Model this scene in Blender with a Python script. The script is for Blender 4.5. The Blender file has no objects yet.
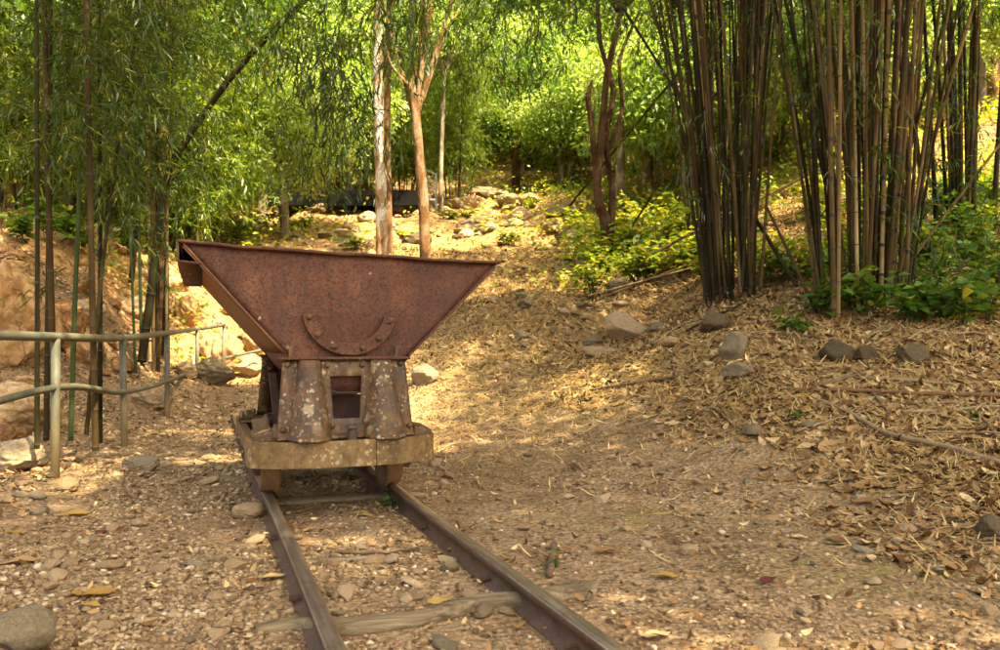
import bpy, bmesh, math, random
import numpy as np
from mathutils import Vector, Matrix, noise as mnoise

random.seed(7)
RNG = np.random.default_rng(7)
SC = bpy.context.scene
COL = SC.collection

# ------------------------------------------------------------------ camera, sky, sun, exposure
F, HOR, EYE = 760.0, 347.0, 0.71          # focal length in photo pixels, horizon row, eye height above the rails
cam_d = bpy.data.cameras.new('camera')
cam = bpy.data.objects.new('camera', cam_d)
COL.objects.link(cam)
cam.location = (0, 0, EYE)
cam.rotation_euler = (math.radians(90), 0, 0)
cam_d.sensor_width = 36.0
cam_d.lens = 36.0 * F / 1000.0
cam_d.shift_y = (HOR - 325.0) / 1000.0
cam_d.clip_end = 600.0
cam_d.clip_start = 0.05
cam_d.dof.use_dof = True
cam_d.dof.focus_distance = 3.9
cam_d.dof.aperture_fstop = 5.6
SC.camera = cam

SUN_TO = Vector((0.45, -0.38, 1.0)).normalized()
w = bpy.data.worlds.new('World')
SC.world = w
w.use_nodes = True
wn = w.node_tree
bg = wn.nodes['Background']
sky = wn.nodes.new('ShaderNodeTexSky')
sky.sky_type = 'NISHITA'
sky.sun_disc = False
sky.sun_elevation = math.asin(SUN_TO.z)
sky.sun_rotation = math.atan2(SUN_TO.x, SUN_TO.y)
sky.air_density = 0.7
sky.dust_density = 4.0
sky.ozone_density = 0.4
wn.links.new(sky.outputs[0], bg.inputs[0])
bg.inputs[1].default_value = 0.15
sun_d = bpy.data.lights.new('sun', 'SUN')
sun_d.energy = 5.0
sun_d.angle = math.radians(0.53)
sun_d.color = (1.0, 0.90, 0.72)
sun = bpy.data.objects.new('sun', sun_d)
COL.objects.link(sun)
sun.rotation_euler = (-SUN_TO).to_track_quat('-Z', 'Y').to_euler()
sun.location = (6, 2, 20)
vs = SC.view_settings
vs.view_transform = 'Standard'
vs.look = 'None'
vs.exposure = 2.5
vs.gamma = 1.0
vs.use_white_balance = True
vs.white_balance_temperature = 7450
vs.white_balance_tint = 3.0
SC.render.engine = 'CYCLES'
cy = SC.cycles
cy.use_denoising = True
cy.max_bounces = 6
cy.diffuse_bounces = 4
cy.glossy_bounces = 2
cy.transmission_bounces = 4
cy.transparent_max_bounces = 4
cy.caustics_reflective = False
cy.caustics_refractive = False
cy.sample_clamp_indirect = 6.0

# ------------------------------------------------------------------ helpers
def at(px, py, y):
    """point at depth y that lies on the given line of sight of the survey photograph"""
    return Vector(((px - 500.0) / F * y, y, EYE + (HOR - py) / F * y))

def tag(o, label=None, cat=None, group=None, kind=None):
    if label: o['label'] = label
    if cat: o['category'] = cat
    if group: o['group'] = group
    if kind: o['kind'] = kind
    return o

def empty(name, loc=(0, 0, 0), rz=0.0):
    o = bpy.data.objects.new(name, None)
    COL.objects.link(o)
    o.location = loc
    o.rotation_euler = (0, 0, rz)
    o.empty_display_size = 0.2
    return o

def link(name, me, mats=None, parent=None, loc=None):
    o = bpy.data.objects.new(name, me)
    COL.objects.link(o)
    if mats is not None:
        for m in (mats if isinstance(mats, (list, tuple)) else [mats]):
            me.materials.append(m)
    if parent is not None: o.parent = parent
    if loc is not None: o.location = loc
    return o

def np_mesh(name, verts, faces, smooth=False, tone=None, midx=None):
    """verts (n,3); faces (m,k) array with constant k"""
    me = bpy.data.meshes.new(name)
    verts = np.asarray(verts, np.float32).reshape(-1, 3)
    faces = np.asarray(faces, np.int32)
    m, k = faces.shape
    me.vertices.add(len(verts)); me.vertices.foreach_set('co', verts.ravel())
    me.loops.add(m * k); me.loops.foreach_set('vertex_index', faces.ravel())
    me.polygons.add(m)
    me.polygons.foreach_set('loop_start', np.arange(m, dtype=np.int32) * k)
    me.polygons.foreach_set('loop_total', np.full(m, k, np.int32))
    if smooth: me.polygons.foreach_set('use_smooth', np.ones(m, bool))
    if midx is not None: me.polygons.foreach_set('material_index', np.asarray(midx, np.int32))
    if tone is not None:
        a = me.attributes.new('tone', 'FLOAT', 'FACE')
        a.data.foreach_set('value', np.asarray(tone, np.float32))
    me.update(calc_edges=True)
    me.validate()
    return me

def bm_mesh(name, bm, smooth=False):
    me = bpy.data.meshes.new(name)
    bmesh.ops.recalc_face_normals(bm, faces=bm.faces)
    bm.to_mesh(me); bm.free()
    if smooth:
        for p in me.polygons: p.use_smooth = True
    return me

def box(bm, x0, x1, y0, y1, z0, z1):
    vs_ = [bm.verts.new(c) for c in ((x0,y0,z0),(x1,y0,z0),(x1,y1,z0),(x0,y1,z0),(x0,y0,z1),(x1,y0,z1),(x1,y1,z1),(x0,y1,z1))]
    for f in ((0,3,2,1),(4,5,6,7),(0,1,5,4),(1,2,6,5),(2,3,7,6),(3,0,4,7)):
        bm.faces.new([vs_[i] for i in f])
    return vs_

def bevel(bm, off=0.004, seg=2):
    bmesh.ops.bevel(bm, geom=list(bm.edges), offset=off, segments=seg, affect='EDGES', clamp_overlap=True)

def tube_np(pts, radii, sides=8, cap=True, rough=0.0, rng=None):
    """verts, quads of a tube along pts"""
    pts = np.asarray(pts, float); n = len(pts)
    radii = np.broadcast_to(np.asarray(radii, float), (n,))
    tan = np.gradient(pts, axis=0)
    tan /= np.linalg.norm(tan, axis=1)[:, None] + 1e-9
    ref = np.array([0.0, 0, 1]) if abs(tan[0, 2]) < 0.8 else np.array([1.0, 0, 0])
    nrm = np.zeros((n, 3))
    v = np.cross(tan[0], ref); v /= np.linalg.norm(v); nrm[0] = v
    for i in range(1, n):
        v = nrm[i-1] - tan[i] * np.dot(nrm[i-1], tan[i]); nrm[i] = v / (np.linalg.norm(v) + 1e-9)
    bi = np.cross(tan, nrm)
    a = np.linspace(0, 2*np.pi, sides, endpoint=False)
    r = radii[:, None] * np.ones(sides)
    if rough and rng is not None: r = r * (1 + rough * rng.normal(size=r.shape))
    ring = pts[:, None, :] + r[..., None] * (np.cos(a)[None, :, None]*nrm[:, None, :] + np.sin(a)[None, :, None]*bi[:, None, :])
    V = ring.reshape(-1, 3)
    i = np.arange(n-1)[:, None]*sides; j = np.arange(sides)[None, :]; k = (j+1) % sides
    Q = np.stack([i+j, i+k, i+sides+k, i+sides+j], -1).reshape(-1, 4)
    if cap:
        V = np.vstack([V, pts[0], pts[-1]])
        c0, c1 = n*sides, n*sides+1
        j = np.arange(0, sides, 2)
        Q = np.vstack([Q, np.stack([np.full_like(j, c0), (j+2) % sides, (j+1) % sides, j], -1),
                       np.stack([np.full_like(j, c1), (n-1)*sides + j, (n-1)*sides + (j+1) % sides, (n-1)*sides + (j+2) % sides], -1)])
    return V, Q

def join_vq(parts):
    V, Q, o = [], [], 0
    for v, q in parts:
        V.append(v); Q.append(q + o); o += len(v)
    return np.vstack(V), np.vstack(Q)

def smooth_path(pts, n):
    """Catmull-Rom through pts"""
    P = np.asarray(pts, float)
    P = np.vstack([2*P[0]-P[1], P, 2*P[-1]-P[-2]])
    m = len(P) - 3
    t = np.linspace(0, m - 1e-6, n); i = t.astype(int); u = (t - i)[:, None]
    a, b, c, d = P[i], P[i+1], P[i+2], P[i+3]
    return 0.5*((2*b) + (c-a)*u + (2*a-5*b+4*c-d)*u*u + (-a+3*b-3*c+d)*u**3)

# value noise, vectorised
_PERM = np.random.default_rng(3).random((256, 256))
def vnoise(x, y):
    xi = np.floor(x).astype(int); yi = np.floor(y).astype(int)
    fx = x - xi; fy = y - yi
    fx = fx*fx*(3-2*fx); fy = fy*fy*(3-2*fy)
    g = lambda a, b: _PERM[a % 256, b % 256]
    return (g(xi, yi)*(1-fx)*(1-fy) + g(xi+1, yi)*fx*(1-fy) + g(xi, yi+1)*(1-fx)*fy + g(xi+1, yi+1)*fx*fy)*2 - 1
def fbm(x, y, oct=4, lac=2.03, gain=0.5):
    s = 0; a = 1.0
    for k in range(oct):
        s = s + a*vnoise(x + 17.3*k, y - 9.1*k); x = x*lac; y = y*lac; a *= gain
    return s

# ------------------------------------------------------------------ terrain height
TH = math.atan2(296.0, F)                     # the track runs this far to the left of the view axis
UX, UY = -math.sin(TH), math.cos(TH)          # along the track
VX, VY = math.cos(TH), math.sin(TH)           # across the track
RAIL_L, RAIL_R = 0.291, 0.910
TC = 0.5*(RAIL_L + RAIL_R)
def track(s, l, z=0.0):
    return Vector((s*UX + l*VX, s*UY + l*VY, z))

_cp = []
for (px, py, d) in ((55,475,4.5),(125,445,5.9),(167,417,7.7),(197,386,10.5),(240,376,12),(275,372,11),(300,400,8.3),
                    (430,382,8),(430,335,10),(500,300,10),(500,270,13),(550,235,17),(490,195,24),(400,250,15),(330,252,14),
                    (330,235,18),(380,208,22),(225,310,13),(215,262,14.5),(215,362,11.8),(20,330,7.6),(20,270,8.2),(20,440,5.9),
                    (20,240,10),(100,245,12),(100,305,10),(100,400,7.4),(0,215,14),(150,232,15),(600,440,5.5),(700,425,5),
                    (600,345,8.5),(600,290,11),(620,250,13.5),(730,300,7.6),(830,325,6.3),(900,312,6.9),(1000,340,6),(1000,450,4),
                    (800,400,5),(1000,550,2.8),(850,480,4),(700,250,11),(900,220,11),(1000,200,11),(1000,120,15),(650,200,18),
                    (720,150,22),(520,415,6.6),(480,440,5.9),(-150,330,6.5),(-150,450,4.7),(-300,300,7),(1200,330,6),(1200,450,3.8)):
    p = at(px, py, d); _cp.append(tuple(p))
for s in (-4, -2, 0, 1.5, 3, 4.5, 6):
    for l in (-1.6, -0.5, TC, 1.7, 2.4):
        if s > 4 and l > 2: continue
        q = track(s, l); _cp.append((q.x, q.y, -0.085))
for q in ((-4,-3,-.15),(5,-3,-.05),(3,0,-.07),(6,1,.3),(-4,1.5,-.2),(-6,0,-.3),(0,38,10.5),(-20,38,11.5),(20,38,13),(0,70,23),(-35,70,24),(35,70,26),
          (-18,16,4.2),(-14,8,2.6),(16,10,4.4),(20,18,7.5),(-30,10,4.5),(30,6,6),(-25,-25,0),(25,-25,1),(-45,30,10),(45,30,13),(0,-12,-.1)):
    _cp.append(q)
_cp = np.array(_cp)
def _phi(r): return np.sqrt(r*r + 0.36)
_A = _phi(np.linalg.norm(_cp[:, None, :2] - _cp[None, :, :2], axis=2)) - np.eye(len(_cp))*0.02
_M = np.zeros((len(_cp)+3,)*2)
_M[:len(_cp), :len(_cp)] = _A
_M[:len(_cp), -3:] = np.c_[_cp[:, :2], np.ones(len(_cp))]
_M[-3:, :len(_cp)] = _M[:len(_cp), -3:].T
_W = np.linalg.solve(_M, np.r_[_cp[:, 2], 0, 0, 0])

def sstep(a, b, x):
    t = np.clip((x-a)/(b-a), 0, 1); return t*t*(3-2*t)

def H(x, y):
    x = np.asarray(x, float); y = np.asarray(y, float)
    shp = np.broadcast(x, y).shape
    x = np.broadcast_to(x, shp).ravel(); y = np.broadcast_to(y, shp).ravel()
    out = np.zeros(len(x))
    for i0 in range(0, len(x), 20000):
        xs = x[i0:i0+20000]; ys = y[i0:i0+20000]
        r = np.hypot(xs[:, None]-_cp[None, :, 0], ys[:, None]-_cp[None, :, 1])
        out[i0:i0+20000] = _phi(r) @ _W[:-3] + xs*_W[-3] + ys*_W[-2] + _W[-1]
    s = x*UX + y*UY; l = x*VX + y*VY
    on = (1-sstep(.5, 1.1, np.abs(l-TC))) * (1-sstep(5.5, 8, s))          # the track bed, kept level
    out = out*(1-on) + (-0.085)*on
    steep = sstep(0.05, 0.9, out)
    left = sstep(0.3, 1.0, -(x+0.25*y+2.6)) * steep                        # rocky bank past the handrail
    d = 0.014*fbm(x*2.1, y*2.1, 3) + 0.006*fbm(x*9, y*9, 3)
    d = d + steep*(0.05*fbm(x*1.1+5, y*1.1, 4) + 0.012*fbm(x*7, y*7, 2))
    rid = 1-np.abs(fbm(x*1.3+3, y*1.3+8, 4)); d = d + left*(0.38*(rid-.6) + .09*fbm(x*4, y*4, 4))
    mid = sstep(6.5, 9, y)*(1-sstep(20, 26, y))*sstep(-2.5, -.5, x)*(1-sstep(3, 4.5, x))
    d = d + mid*(.10*(1-np.abs(fbm(x*1.1+y*.55, y*.55-x*.25, 4))-.5) + .035*fbm(x*4.3, y*4.3, 3))
    far = sstep(14, 22, y); d = d + far*(0.22*fbm(x*.8, y*.8, 4))
    return (out + d*(1-.65*on)).reshape(shp)

def h1(x, y): return float(H(np.array([x]), np.array([y]))[0])
def on_ground(x, y, dz=0.0): return Vector((x, y, h1(x, y)+dz))
def gnd(px, py, lo=1.5, hi=40):
    """where a line of sight meets the ground"""
    d = np.linspace(lo, hi, 1500)
    x = (px-500)/F*d; z = EYE+(HOR-py)/F*d
    below = z < H(x, d)
    i = int(np.argmax(below)) if below.any() else len(d)-1
    return Vector((x[i], d[i], h1(x[i], d[i])))

# ------------------------------------------------------------------ materials
class NT:
    def __init__(s, name):
        s.m = bpy.data.materials.new(name); s.m.use_nodes = True
        s.t = s.m.node_tree; s.b = s.t.nodes['Principled BSDF']; s.o = s.t.nodes['Material Output']
    def n(s, typ, **kw):
        x = s.t.nodes.new(typ)
        for k, v in kw.items():
            if k.startswith('i_'):
                key = k[2:]; x.inputs[int(key) if key.isdigit() else key].default_value = v
            else: setattr(x, k, v)
        return x
    def l(s, a, b): s.t.links.new(a, b)
    def coord(s, kind='Object', scale=1.0):
        tc = s.n('ShaderNodeTexCoord'); mp = s.n('ShaderNodeMapping')
        mp.inputs['Scale'].default_value = (scale,)*3 if not isinstance(scale, tuple) else scale
        s.l(tc.outputs[kind], mp.inputs[0]); return mp.outputs[0]
    def noise(s, co, scale, detail=6, rough=0.6, dist=0.0):
        x = s.n('ShaderNodeTexNoise'); s.l(co, x.inputs['Vector'])
        x.inputs['Scale'].default_value = scale; x.inputs['Detail'].default_value = detail
        x.inputs['Roughness'].default_value = rough; x.inputs['Distortion'].default_value = dist
        return x.outputs[0]
    def vor(s, co, scale, feature='F1', rnd=1.0):
        x = s.n('ShaderNodeTexVoronoi', feature=feature); s.l(co, x.inputs['Vector'])
        x.inputs['Scale'].default_value = scale; x.inputs['Randomness'].default_value = rnd
        return x
    def ramp(s, fac, stops, interp='LINEAR'):
        x = s.n('ShaderNodeValToRGB'); x.color_ramp.interpolation = interp
        e = x.color_ramp.elements
        while len(e) < len(stops): e.new(0.5)
        for el, (p, c) in zip(e, stops):
            el.position = p; el.color = (*c, 1) if len(c) == 3 else c
        if fac is not None: s.l(fac, x.inputs[0])
        return x.outputs[0]
    def mix(s, fac, a, b, blend='MIX'):
        x = s.n('ShaderNodeMix', data_type='RGBA', blend_type=blend)
        for val, inp in ((fac, x.inputs[0]), (a, x.inputs[6]), (b, x.inputs[7])):
            if isinstance(val, (int, float)): inp.default_value = val
            elif isinstance(val, tuple): inp.default_value = (*val, 1)
            else: s.l(val, inp)
        return x.outputs[2]
    def math(s, op, a, b=None, c=None):
        x = s.n('ShaderNodeMath', operation=op)
        for val, inp in zip((a, b, c), x.inputs):
            if val is None: continue
            if isinstance(val, (int, float)): inp.default_value = val
            else: s.l(val, inp)
        return x.outputs[0]
    def bump(s, h, strength=0.4, dist=0.01, prev=None):
        x = s.n('ShaderNodeBump'); x.inputs['Strength'].default_value = strength; x.inputs['Distance'].default_value = dist
        s.l(h, x.inputs['Height'])
        if prev is not None: s.l(prev, x.inputs['Normal'])
        return x.outputs[0]
    def out(s, col=None, rough=0.85, nrm=None, spec=0.25, metal=0.0):
        b = s.b
        if col is not None:
            if isinstance(col, tuple): b.inputs['Base Color'].default_value = (*col, 1)
            else: s.l(col, b.inputs['Base Color'])
        if isinstance(rough, (int, float)): b.inputs['Roughness'].default_value = rough
        else: s.l(rough, b.inputs['Roughness'])
        b.inputs['Specular IOR Level'].default_value = spec
        b.inputs['Metallic'].default_value = metal
        if nrm is not None: s.l(nrm, b.inputs['Normal'])
        return s.m

def leaf_mat(name, stops, trans=0.45, tint=(1.25, 1.2, 0.55), gloss=0.03):
    k = NT(name); t = k.t
    a = k.n('ShaderNodeAttribute', attribute_name='tone')
    oi = k.n('ShaderNodeObjectInfo')
    f = k.math('ADD', a.outputs['Fac'], k.math('MULTIPLY', k.math('SUBTRACT', oi.outputs['Random'], 0.5), 0.22))
    col = k.ramp(f, stops)
    tcol = k.mix(1.0, col, tint, 'MULTIPLY')
    d = k.n('ShaderNodeBsdfDiffuse'); tr = k.n('ShaderNodeBsdfTranslucent'); g = k.n('ShaderNodeBsdfGlossy')
    g.inputs['Roughness'].default_value = 0.42
    k.l(col, d.inputs[0]); k.l(tcol, tr.inputs[0])
    m1 = k.n('ShaderNodeMixShader'); m1.inputs[0].default_value = trans
    k.l(d.outputs[0], m1.inputs[1]); k.l(tr.outputs[0], m1.inputs[2])
    m2 = k.n('ShaderNodeMixShader'); m2.inputs[0].default_value = gloss
    k.l(m1.outputs[0], m2.inputs[1]); k.l(g.outputs[0], m2.inputs[2])
    k.l(m2.outputs[0], k.o.inputs['Surface'])
    t.nodes.remove(k.b)
    return k.m

def mat_ground():
    k = NT('dirt_ground')
    co = k.coord('Object')
    big = k.noise(co, 0.9, 5, 0.6)
    mid = k.noise(co, 6, 6, 0.65)
    fine = k.noise(co, 45, 5, 0.7)
    v = k.vor(co, 38); v2 = k.vor(co, 95)
    base = k.ramp(mid, [(0.3, (.10, .050, .019)), (0.5, (.25, .148, .070)), (0.72, (.40, .27, .145))])
    base = k.mix(k.ramp(big, [(.35, (0,0,0)), (.7, (.75,.75,.75))]), base, (.33, .205, .098))
    peb = k.ramp(v.outputs['Color'], [(0, (.20,.13,.07)), (.5, (.42,.30,.17)), (1, (.60,.47,.31))])
    pm = k.math('MULTIPLY', k.ramp(v.outputs['Distance'], [(.28, (1,1,1)), (.36, (0,0,0))]), k.ramp(fine, [(.45, (0,0,0)), (.6, (.8,.8,.8))]))
    col = k.mix(pm, base, peb)
    col = k.mix(k.ramp(fine, [(.34, (.85,.85,.85)), (.52, (0,0,0))]), col, (.06, .030, .012))  # crevice shade put into the colour where the fine noise is low
    # steeper, redder laterite on the banks and pale dry soil on the hillside
    at_ = k.n('ShaderNodeAttribute', attribute_name='red')
    redc = k.ramp(mid, [(.25, (.12,.05,.015)), (.5, (.34,.18,.06)), (.75, (.52,.34,.15))])
    col = k.mix(at_.outputs['Fac'], col, redc)
    al = k.n('ShaderNodeAttribute', attribute_name='litter')
    lit = k.ramp(k.noise(co, 28, 6, .8), [(.25, (.07,.035,.012)), (.5, (.26,.15,.05)), (.75, (.48,.31,.13))])
    col = k.mix(al.outputs['Fac'], col, lit)
    am = k.n('ShaderNodeAttribute', attribute_name='moss')
    mm = k.math('MULTIPLY', am.outputs['Fac'], k.ramp(k.noise(co, 9, 5, .7), [(.42, (0,0,0)), (.62, (.8,.8,.8))]))
    col = k.mix(mm, col, (.16, .13, .028))
    hgt = k.math('ADD', k.math('MULTIPLY', fine, .5), k.math('MULTIPLY', k.math('SUBTRACT', 0.5, v.outputs['Distance']), .8))
    n = k.bump(hgt, 1.0, .018)
    n = k.bump(v2.outputs['Distance'], .35, .006, n)
    return k.out(col, .93, n, .15)

def mat_stone(name, stops, sc=9, moss=None):
    k = NT(name)
    co = k.coord('Object'); oi = k.n('ShaderNodeObjectInfo')
    ad = k.n('ShaderNodeVectorMath', operation='ADD'); k.l(co, ad.inputs[0]); k.l(oi.outputs['Location'], ad.inputs[1]); co = ad.outputs[0]
    n1 = k.noise(co, sc, 7, .65, .4); n2 = k.noise(co, sc*7, 5, .7)
    f = k.math('ADD', k.math('MULTIPLY', n1, .7), k.math('MULTIPLY', n2, .3))
    f = k.math('ADD', f, k.math('MULTIPLY', k.math('SUBTRACT', oi.outputs['Random'], .5), .25))
    col = k.ramp(f, stops)
    ck = k.vor(co, sc*.55, 'DISTANCE_TO_EDGE')
    col = k.mix(k.math('MULTIPLY', k.ramp(ck.outputs['Distance'], [(.0, (.8,)*3), (.05, (0,)*3)]), k.ramp(n1, [(.45, (0,)*3), (.55, (1,)*3)])), col, tuple(x*.5 for x in stops[0][1]))
    if moss: col = k.mix(k.ramp(k.noise(co, sc*1.7, 4, .7), [(.55, (0,0,0)), (.68, (.8,.8,.8))]), col, moss)
    return k.out(col, .9, k.bump(f, .6, .02), .2)

def mat_tone(name, stops, rough=.9, sc=60, bump=.3):
    k = NT(name)
    a = k.n('ShaderNodeAttribute', attribute_name='tone')
    co = k.coord('Object'); n1 = k.noise(co, sc, 4, .7)
    f = k.math('ADD', a.outputs['Fac'], k.math('MULTIPLY', k.math('SUBTRACT', n1, .5), .5))
    return k.out(k.ramp(f, stops), rough, k.bump(n1, bump, .004), .2)

def mat_rust_hopper():
    k = NT('rust_hopper'); co = k.coord('Object')
    n1 = k.noise(co, 3.2, 6, .6, .3); n2 = k.noise(co, 30, 6, .7)
    col = k.ramp(n1, [(.25, (.050,.016,.007)), (.5, (.095,.032,.0125)), (.75, (.155,.058,.023))])
    st = k.noise(k.coord('Object', (9, 9, .9)), 2.0, 6, .65)
    col = k.mix(k.ramp(st, [(.5, (0,)*3), (.68, (.55,)*3)]), col, (.048,.02,.011))
    bl = k.noise(co, 1.7, 5, .7, 1.0)
    col = k.mix(k.ramp(bl, [(.52, (0,)*3), (.7, (.5,)*3)]), col, (.16,.075,.034))
    cr = k.vor(co, 60, 'DISTANCE_TO_EDGE'); crn = k.noise(co, 55, 4, .6)
    crack = k.math('MULTIPLY', k.ramp(cr.outputs['Distance'], [(.02, (1,1,1)), (.14, (0,0,0))]), k.ramp(crn, [(.42, (0,0,0)), (.55, (.9,.9,.9))]))
    col = k.mix(crack, col, (.028, .010, .006))
    col = k.mix(k.ramp(n2, [(.56, (0,0,0)), (.72, (.55,.55,.55))]), col, (.17,.065,.028))
    nz = k.n('ShaderNodeTexNoise'); k.l(co, nz.inputs['Vector']); nz.inputs['Scale'].default_value = 22; nz.inputs['Detail'].default_value = 5
    wv = k.n('ShaderNodeVectorMath', operation='MULTIPLY_ADD'); k.l(nz.outputs['Color'], wv.inputs[0]); wv.inputs[1].default_value = (.06,.06,.06); k.l(co, wv.inputs[2])
    sp = k.vor(wv.outputs[0], 9.5); spn = k.noise(co, 40, 3, .6)
    sd = k.math('ADD', sp.outputs['Distance'], k.math('MULTIPLY', k.math('SUBTRACT', spn, .5), .10))
    spot = k.math('MULTIPLY', k.ramp(sd, [(.10, (1,1,1)), (.16, (0,0,0))]), k.ramp(sp.outputs['Color'], [(.5, (0,0,0)), (.54, (.75,.75,.75))]))
    col = k.mix(spot, col, (.46, .36, .27))
    h = k.math('SUBTRACT', n2, k.math('MULTIPLY', crack, .6))
    return k.out(col, .72, k.bump(h, .45, .006), .35)

def mat_rust_stand(name, base, dark, amount=.5):
    k = NT(name); co = k.coord('Object')
    n1 = k.noise(co, 7, 6, .65, .5); n2 = k.noise(co, 38, 6, .7)
    col = k.ramp(n1, [(.25, base[0]), (.5, base[1]), (.75, base[2])])
    col = k.mix(k.ramp(n2, [(.35, (.6,.6,.6)), (.5, (0,0,0))]), col, dark)
    # rust runs
    st = k.noise(k.coord('Object', (14, 14, 1.2)), 2.2, 5, .6)
    col = k.mix(k.ramp(st, [(.52, (0,)*3), (.66, (.6,)*3)]), col, (.20,.085,.028))
    # lichen, gathered in colonies
    nz = k.n('ShaderNodeTexNoise'); k.l(co, nz.inputs['Vector']); nz.inputs['Scale'].default_value = 16; nz.inputs['Detail'].default_value = 5
    wv = k.n('ShaderNodeVectorMath', operation='MULTIPLY_ADD'); k.l(nz.outputs['Color'], wv.inputs[0]); wv.inputs[1].default_value = (.05,.05,.05); k.l(co, wv.inputs[2])
    colony = k.ramp(k.noise(co, 4.2, 4, .6), [(.40, (0,)*3), (.58, (1,)*3)])
    for sc, th, cc in ((13, .40, (.33,.245,.12)), (30, .34, (.40,.31,.17)), (8, .24, (.22,.17,.055)), (52, .34, (.46,.38,.24))):
        sp = k.vor(wv.outputs[0], sc); spn = k.noise(co, sc*4, 4, .7)
        sd = k.math('ADD', sp.outputs['Distance'], k.math('MULTIPLY', k.math('SUBTRACT', spn, .5), .45))
        spot = k.math('MULTIPLY', k.ramp(sd, [(th-.14, (1,1,1)), (th, (0,0,0))]), k.ramp(sp.outputs['Color'], [(amount, (0,0,0)), (amount+.08, (.75,.75,.75))]))
        col = k.mix(k.math('MULTIPLY', spot, colony), col, cc)
    return k.out(col, k.ramp(n1, [(.3, (.36,)*3), (.7, (.68,)*3)]), k.bump(n2, .6, .006), .32)

def mat_rust(name, stops, rough=.75, sc=12, spec=.4):
    k = NT(name); co = k.coord('Object')
    n1 = k.noise(co, sc, 6, .65, .4); n2 = k.noise(co, sc*6, 5, .7)
    f = k.math('ADD', k.math('MULTIPLY', n1, .65), k.math('MULTIPLY', n2, .35))
    return k.out(k.ramp(f, stops), rough, k.bump(n2, .4, .004), spec)

def mat_wood(name, stops, grain=(1, 30, 30), rough=.88):
    k = NT(name); co = k.coord('Object', grain)
    n1 = k.noise(co, 1.6, 7, .7, .6)
    return k.out(k.ramp(n1, stops), rough, k.bump(n1, .8, .012), .2)

def mat_bark(name, a, b, c, sc=5.0):
    k = NT(name); co = k.coord('Object'); cs = k.coord('Object', (1, 1, .45))
    n1 = k.noise(cs, sc, 5, .55, .6); n2 = k.noise(co, sc*9, 6, .75)
    col = k.ramp(n1, [(.36, a), (.42, b), (.49, b), (.56, c)])
    col = k.mix(k.ramp(n2, [(.36, (.85,)*3), (.52, (0,)*3)]), col, tuple(x*.3 for x in b))
    return k.out(col, .9, k.bump(n2, .9, .03), .1)

def mat_culm(name, a, b, wax):
    k = NT(name); co = k.coord('Object'); cs = k.coord('Object', (6, 6, 1)); oi = k.n('ShaderNodeObjectInfo')
    n1 = k.noise(cs, 1.3, 5, .65, .3); n2 = k.noise(co, 40, 4, .7)
    f = k.math('ADD', n1, k.math('MULTIPLY', k.math('SUBTRACT', oi.outputs['Random'], .5), .35))
    col = k.ramp(f, [(.28, a), (.62, b), (.8, wax)])
    col = k.mix(k.ramp(n2, [(.28, (.5,)*3), (.42, (0,)*3)]), col, tuple(x*.4 for x in a))
    return k.out(col, .75, k.bump(n2, .2, .004), .1)

M = {}
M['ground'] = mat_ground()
M['pebble'] = mat_tone('gravel_stone', [(0, (.06,.034,.015)), (.45, (.235,.145,.064)), (.85, (.38,.255,.13)), (1, (.50,.385,.24))])
M['litter'] = mat_tone('dead_leaves', [(0, (.05,.02,.008)), (.35, (.17,.078,.024)), (.7, (.34,.19,.065)), (1, (.55,.38,.17))], .8, 30, .4)
M['straw'] = mat_tone('straw', [(0, (.13,.065,.018)), (.5, (.36,.22,.065)), (1, (.58,.41,.16))], .75)
M['stone_tan'] = mat_stone('tan_stone', [(.2, (.16,.09,.04)), (.5, (.33,.21,.10)), (.8, (.48,.35,.21))])
M['stone_grey'] = mat_stone('grey_stone', [(.2, (.08,.054,.027)), (.5, (.19,.138,.076)), (.8, (.33,.255,.155))], 8, (.22,.2,.08))
M['stone_dark'] = mat_stone('dark_stone', [(.2, (.036,.022,.010)), (.5, (.09,.06,.03)), (.8, (.19,.135,.075))], 8, (.12,.11,.035))
M['stone_red'] = mat_stone('red_sandstone', [(.3, (.09,.038,.012)), (.45, (.28,.14,.048)), (.58, (.42,.26,.11)), (.75, (.56,.40,.22))], 3.6)
M['hopper'] = mat_rust_hopper()
M['hside'] = mat_rust('rust_orange', [(.25, (.055,.021,.007)), (.5, (.14,.058,.016)), (.75, (.23,.105,.03))], .7, 7)
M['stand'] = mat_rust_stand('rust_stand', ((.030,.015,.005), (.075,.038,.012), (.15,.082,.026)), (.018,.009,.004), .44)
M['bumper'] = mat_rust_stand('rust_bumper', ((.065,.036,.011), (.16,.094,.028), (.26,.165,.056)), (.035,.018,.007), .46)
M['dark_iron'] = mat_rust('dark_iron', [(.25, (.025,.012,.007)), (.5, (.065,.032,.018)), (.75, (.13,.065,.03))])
M['wheel'] = mat_rust('wheel_iron', [(.25, (.08,.035,.013)), (.5, (.17,.085,.032)), (.75, (.26,.14,.055))], .65)
M['rail_side'] = mat_rust('rail_rust', [(.25, (.03,.014,.007)), (.5, (.085,.042,.018)), (.75, (.16,.085,.035))], .7, 9)
def mat_rail_top():
    k = NT('rail_worn_top'); co = k.coord('Object', (20, 1, 20)); n = k.noise(co, 3, 5, .6); n2 = k.noise(k.coord('Object'), 14, 5, .7)
    col = k.ramp(n, [(.3, (.14,.10,.065)), (.6, (.32,.25,.18)), (.8, (.46,.38,.29))])
    col = k.mix(k.ramp(n2, [(.5, (0,)*3), (.7, (.8,)*3)]), col, (.17,.085,.035))
    return k.out(col, .33, k.bump(n2, .15, .002), .5, .7)
M['rail_top'] = mat_rail_top()
M['wood_grey'] = mat_wood('grey_timber', [(.3, (.045,.027,.012)), (.5, (.17,.118,.06)), (.7, (.31,.235,.135))])
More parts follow.
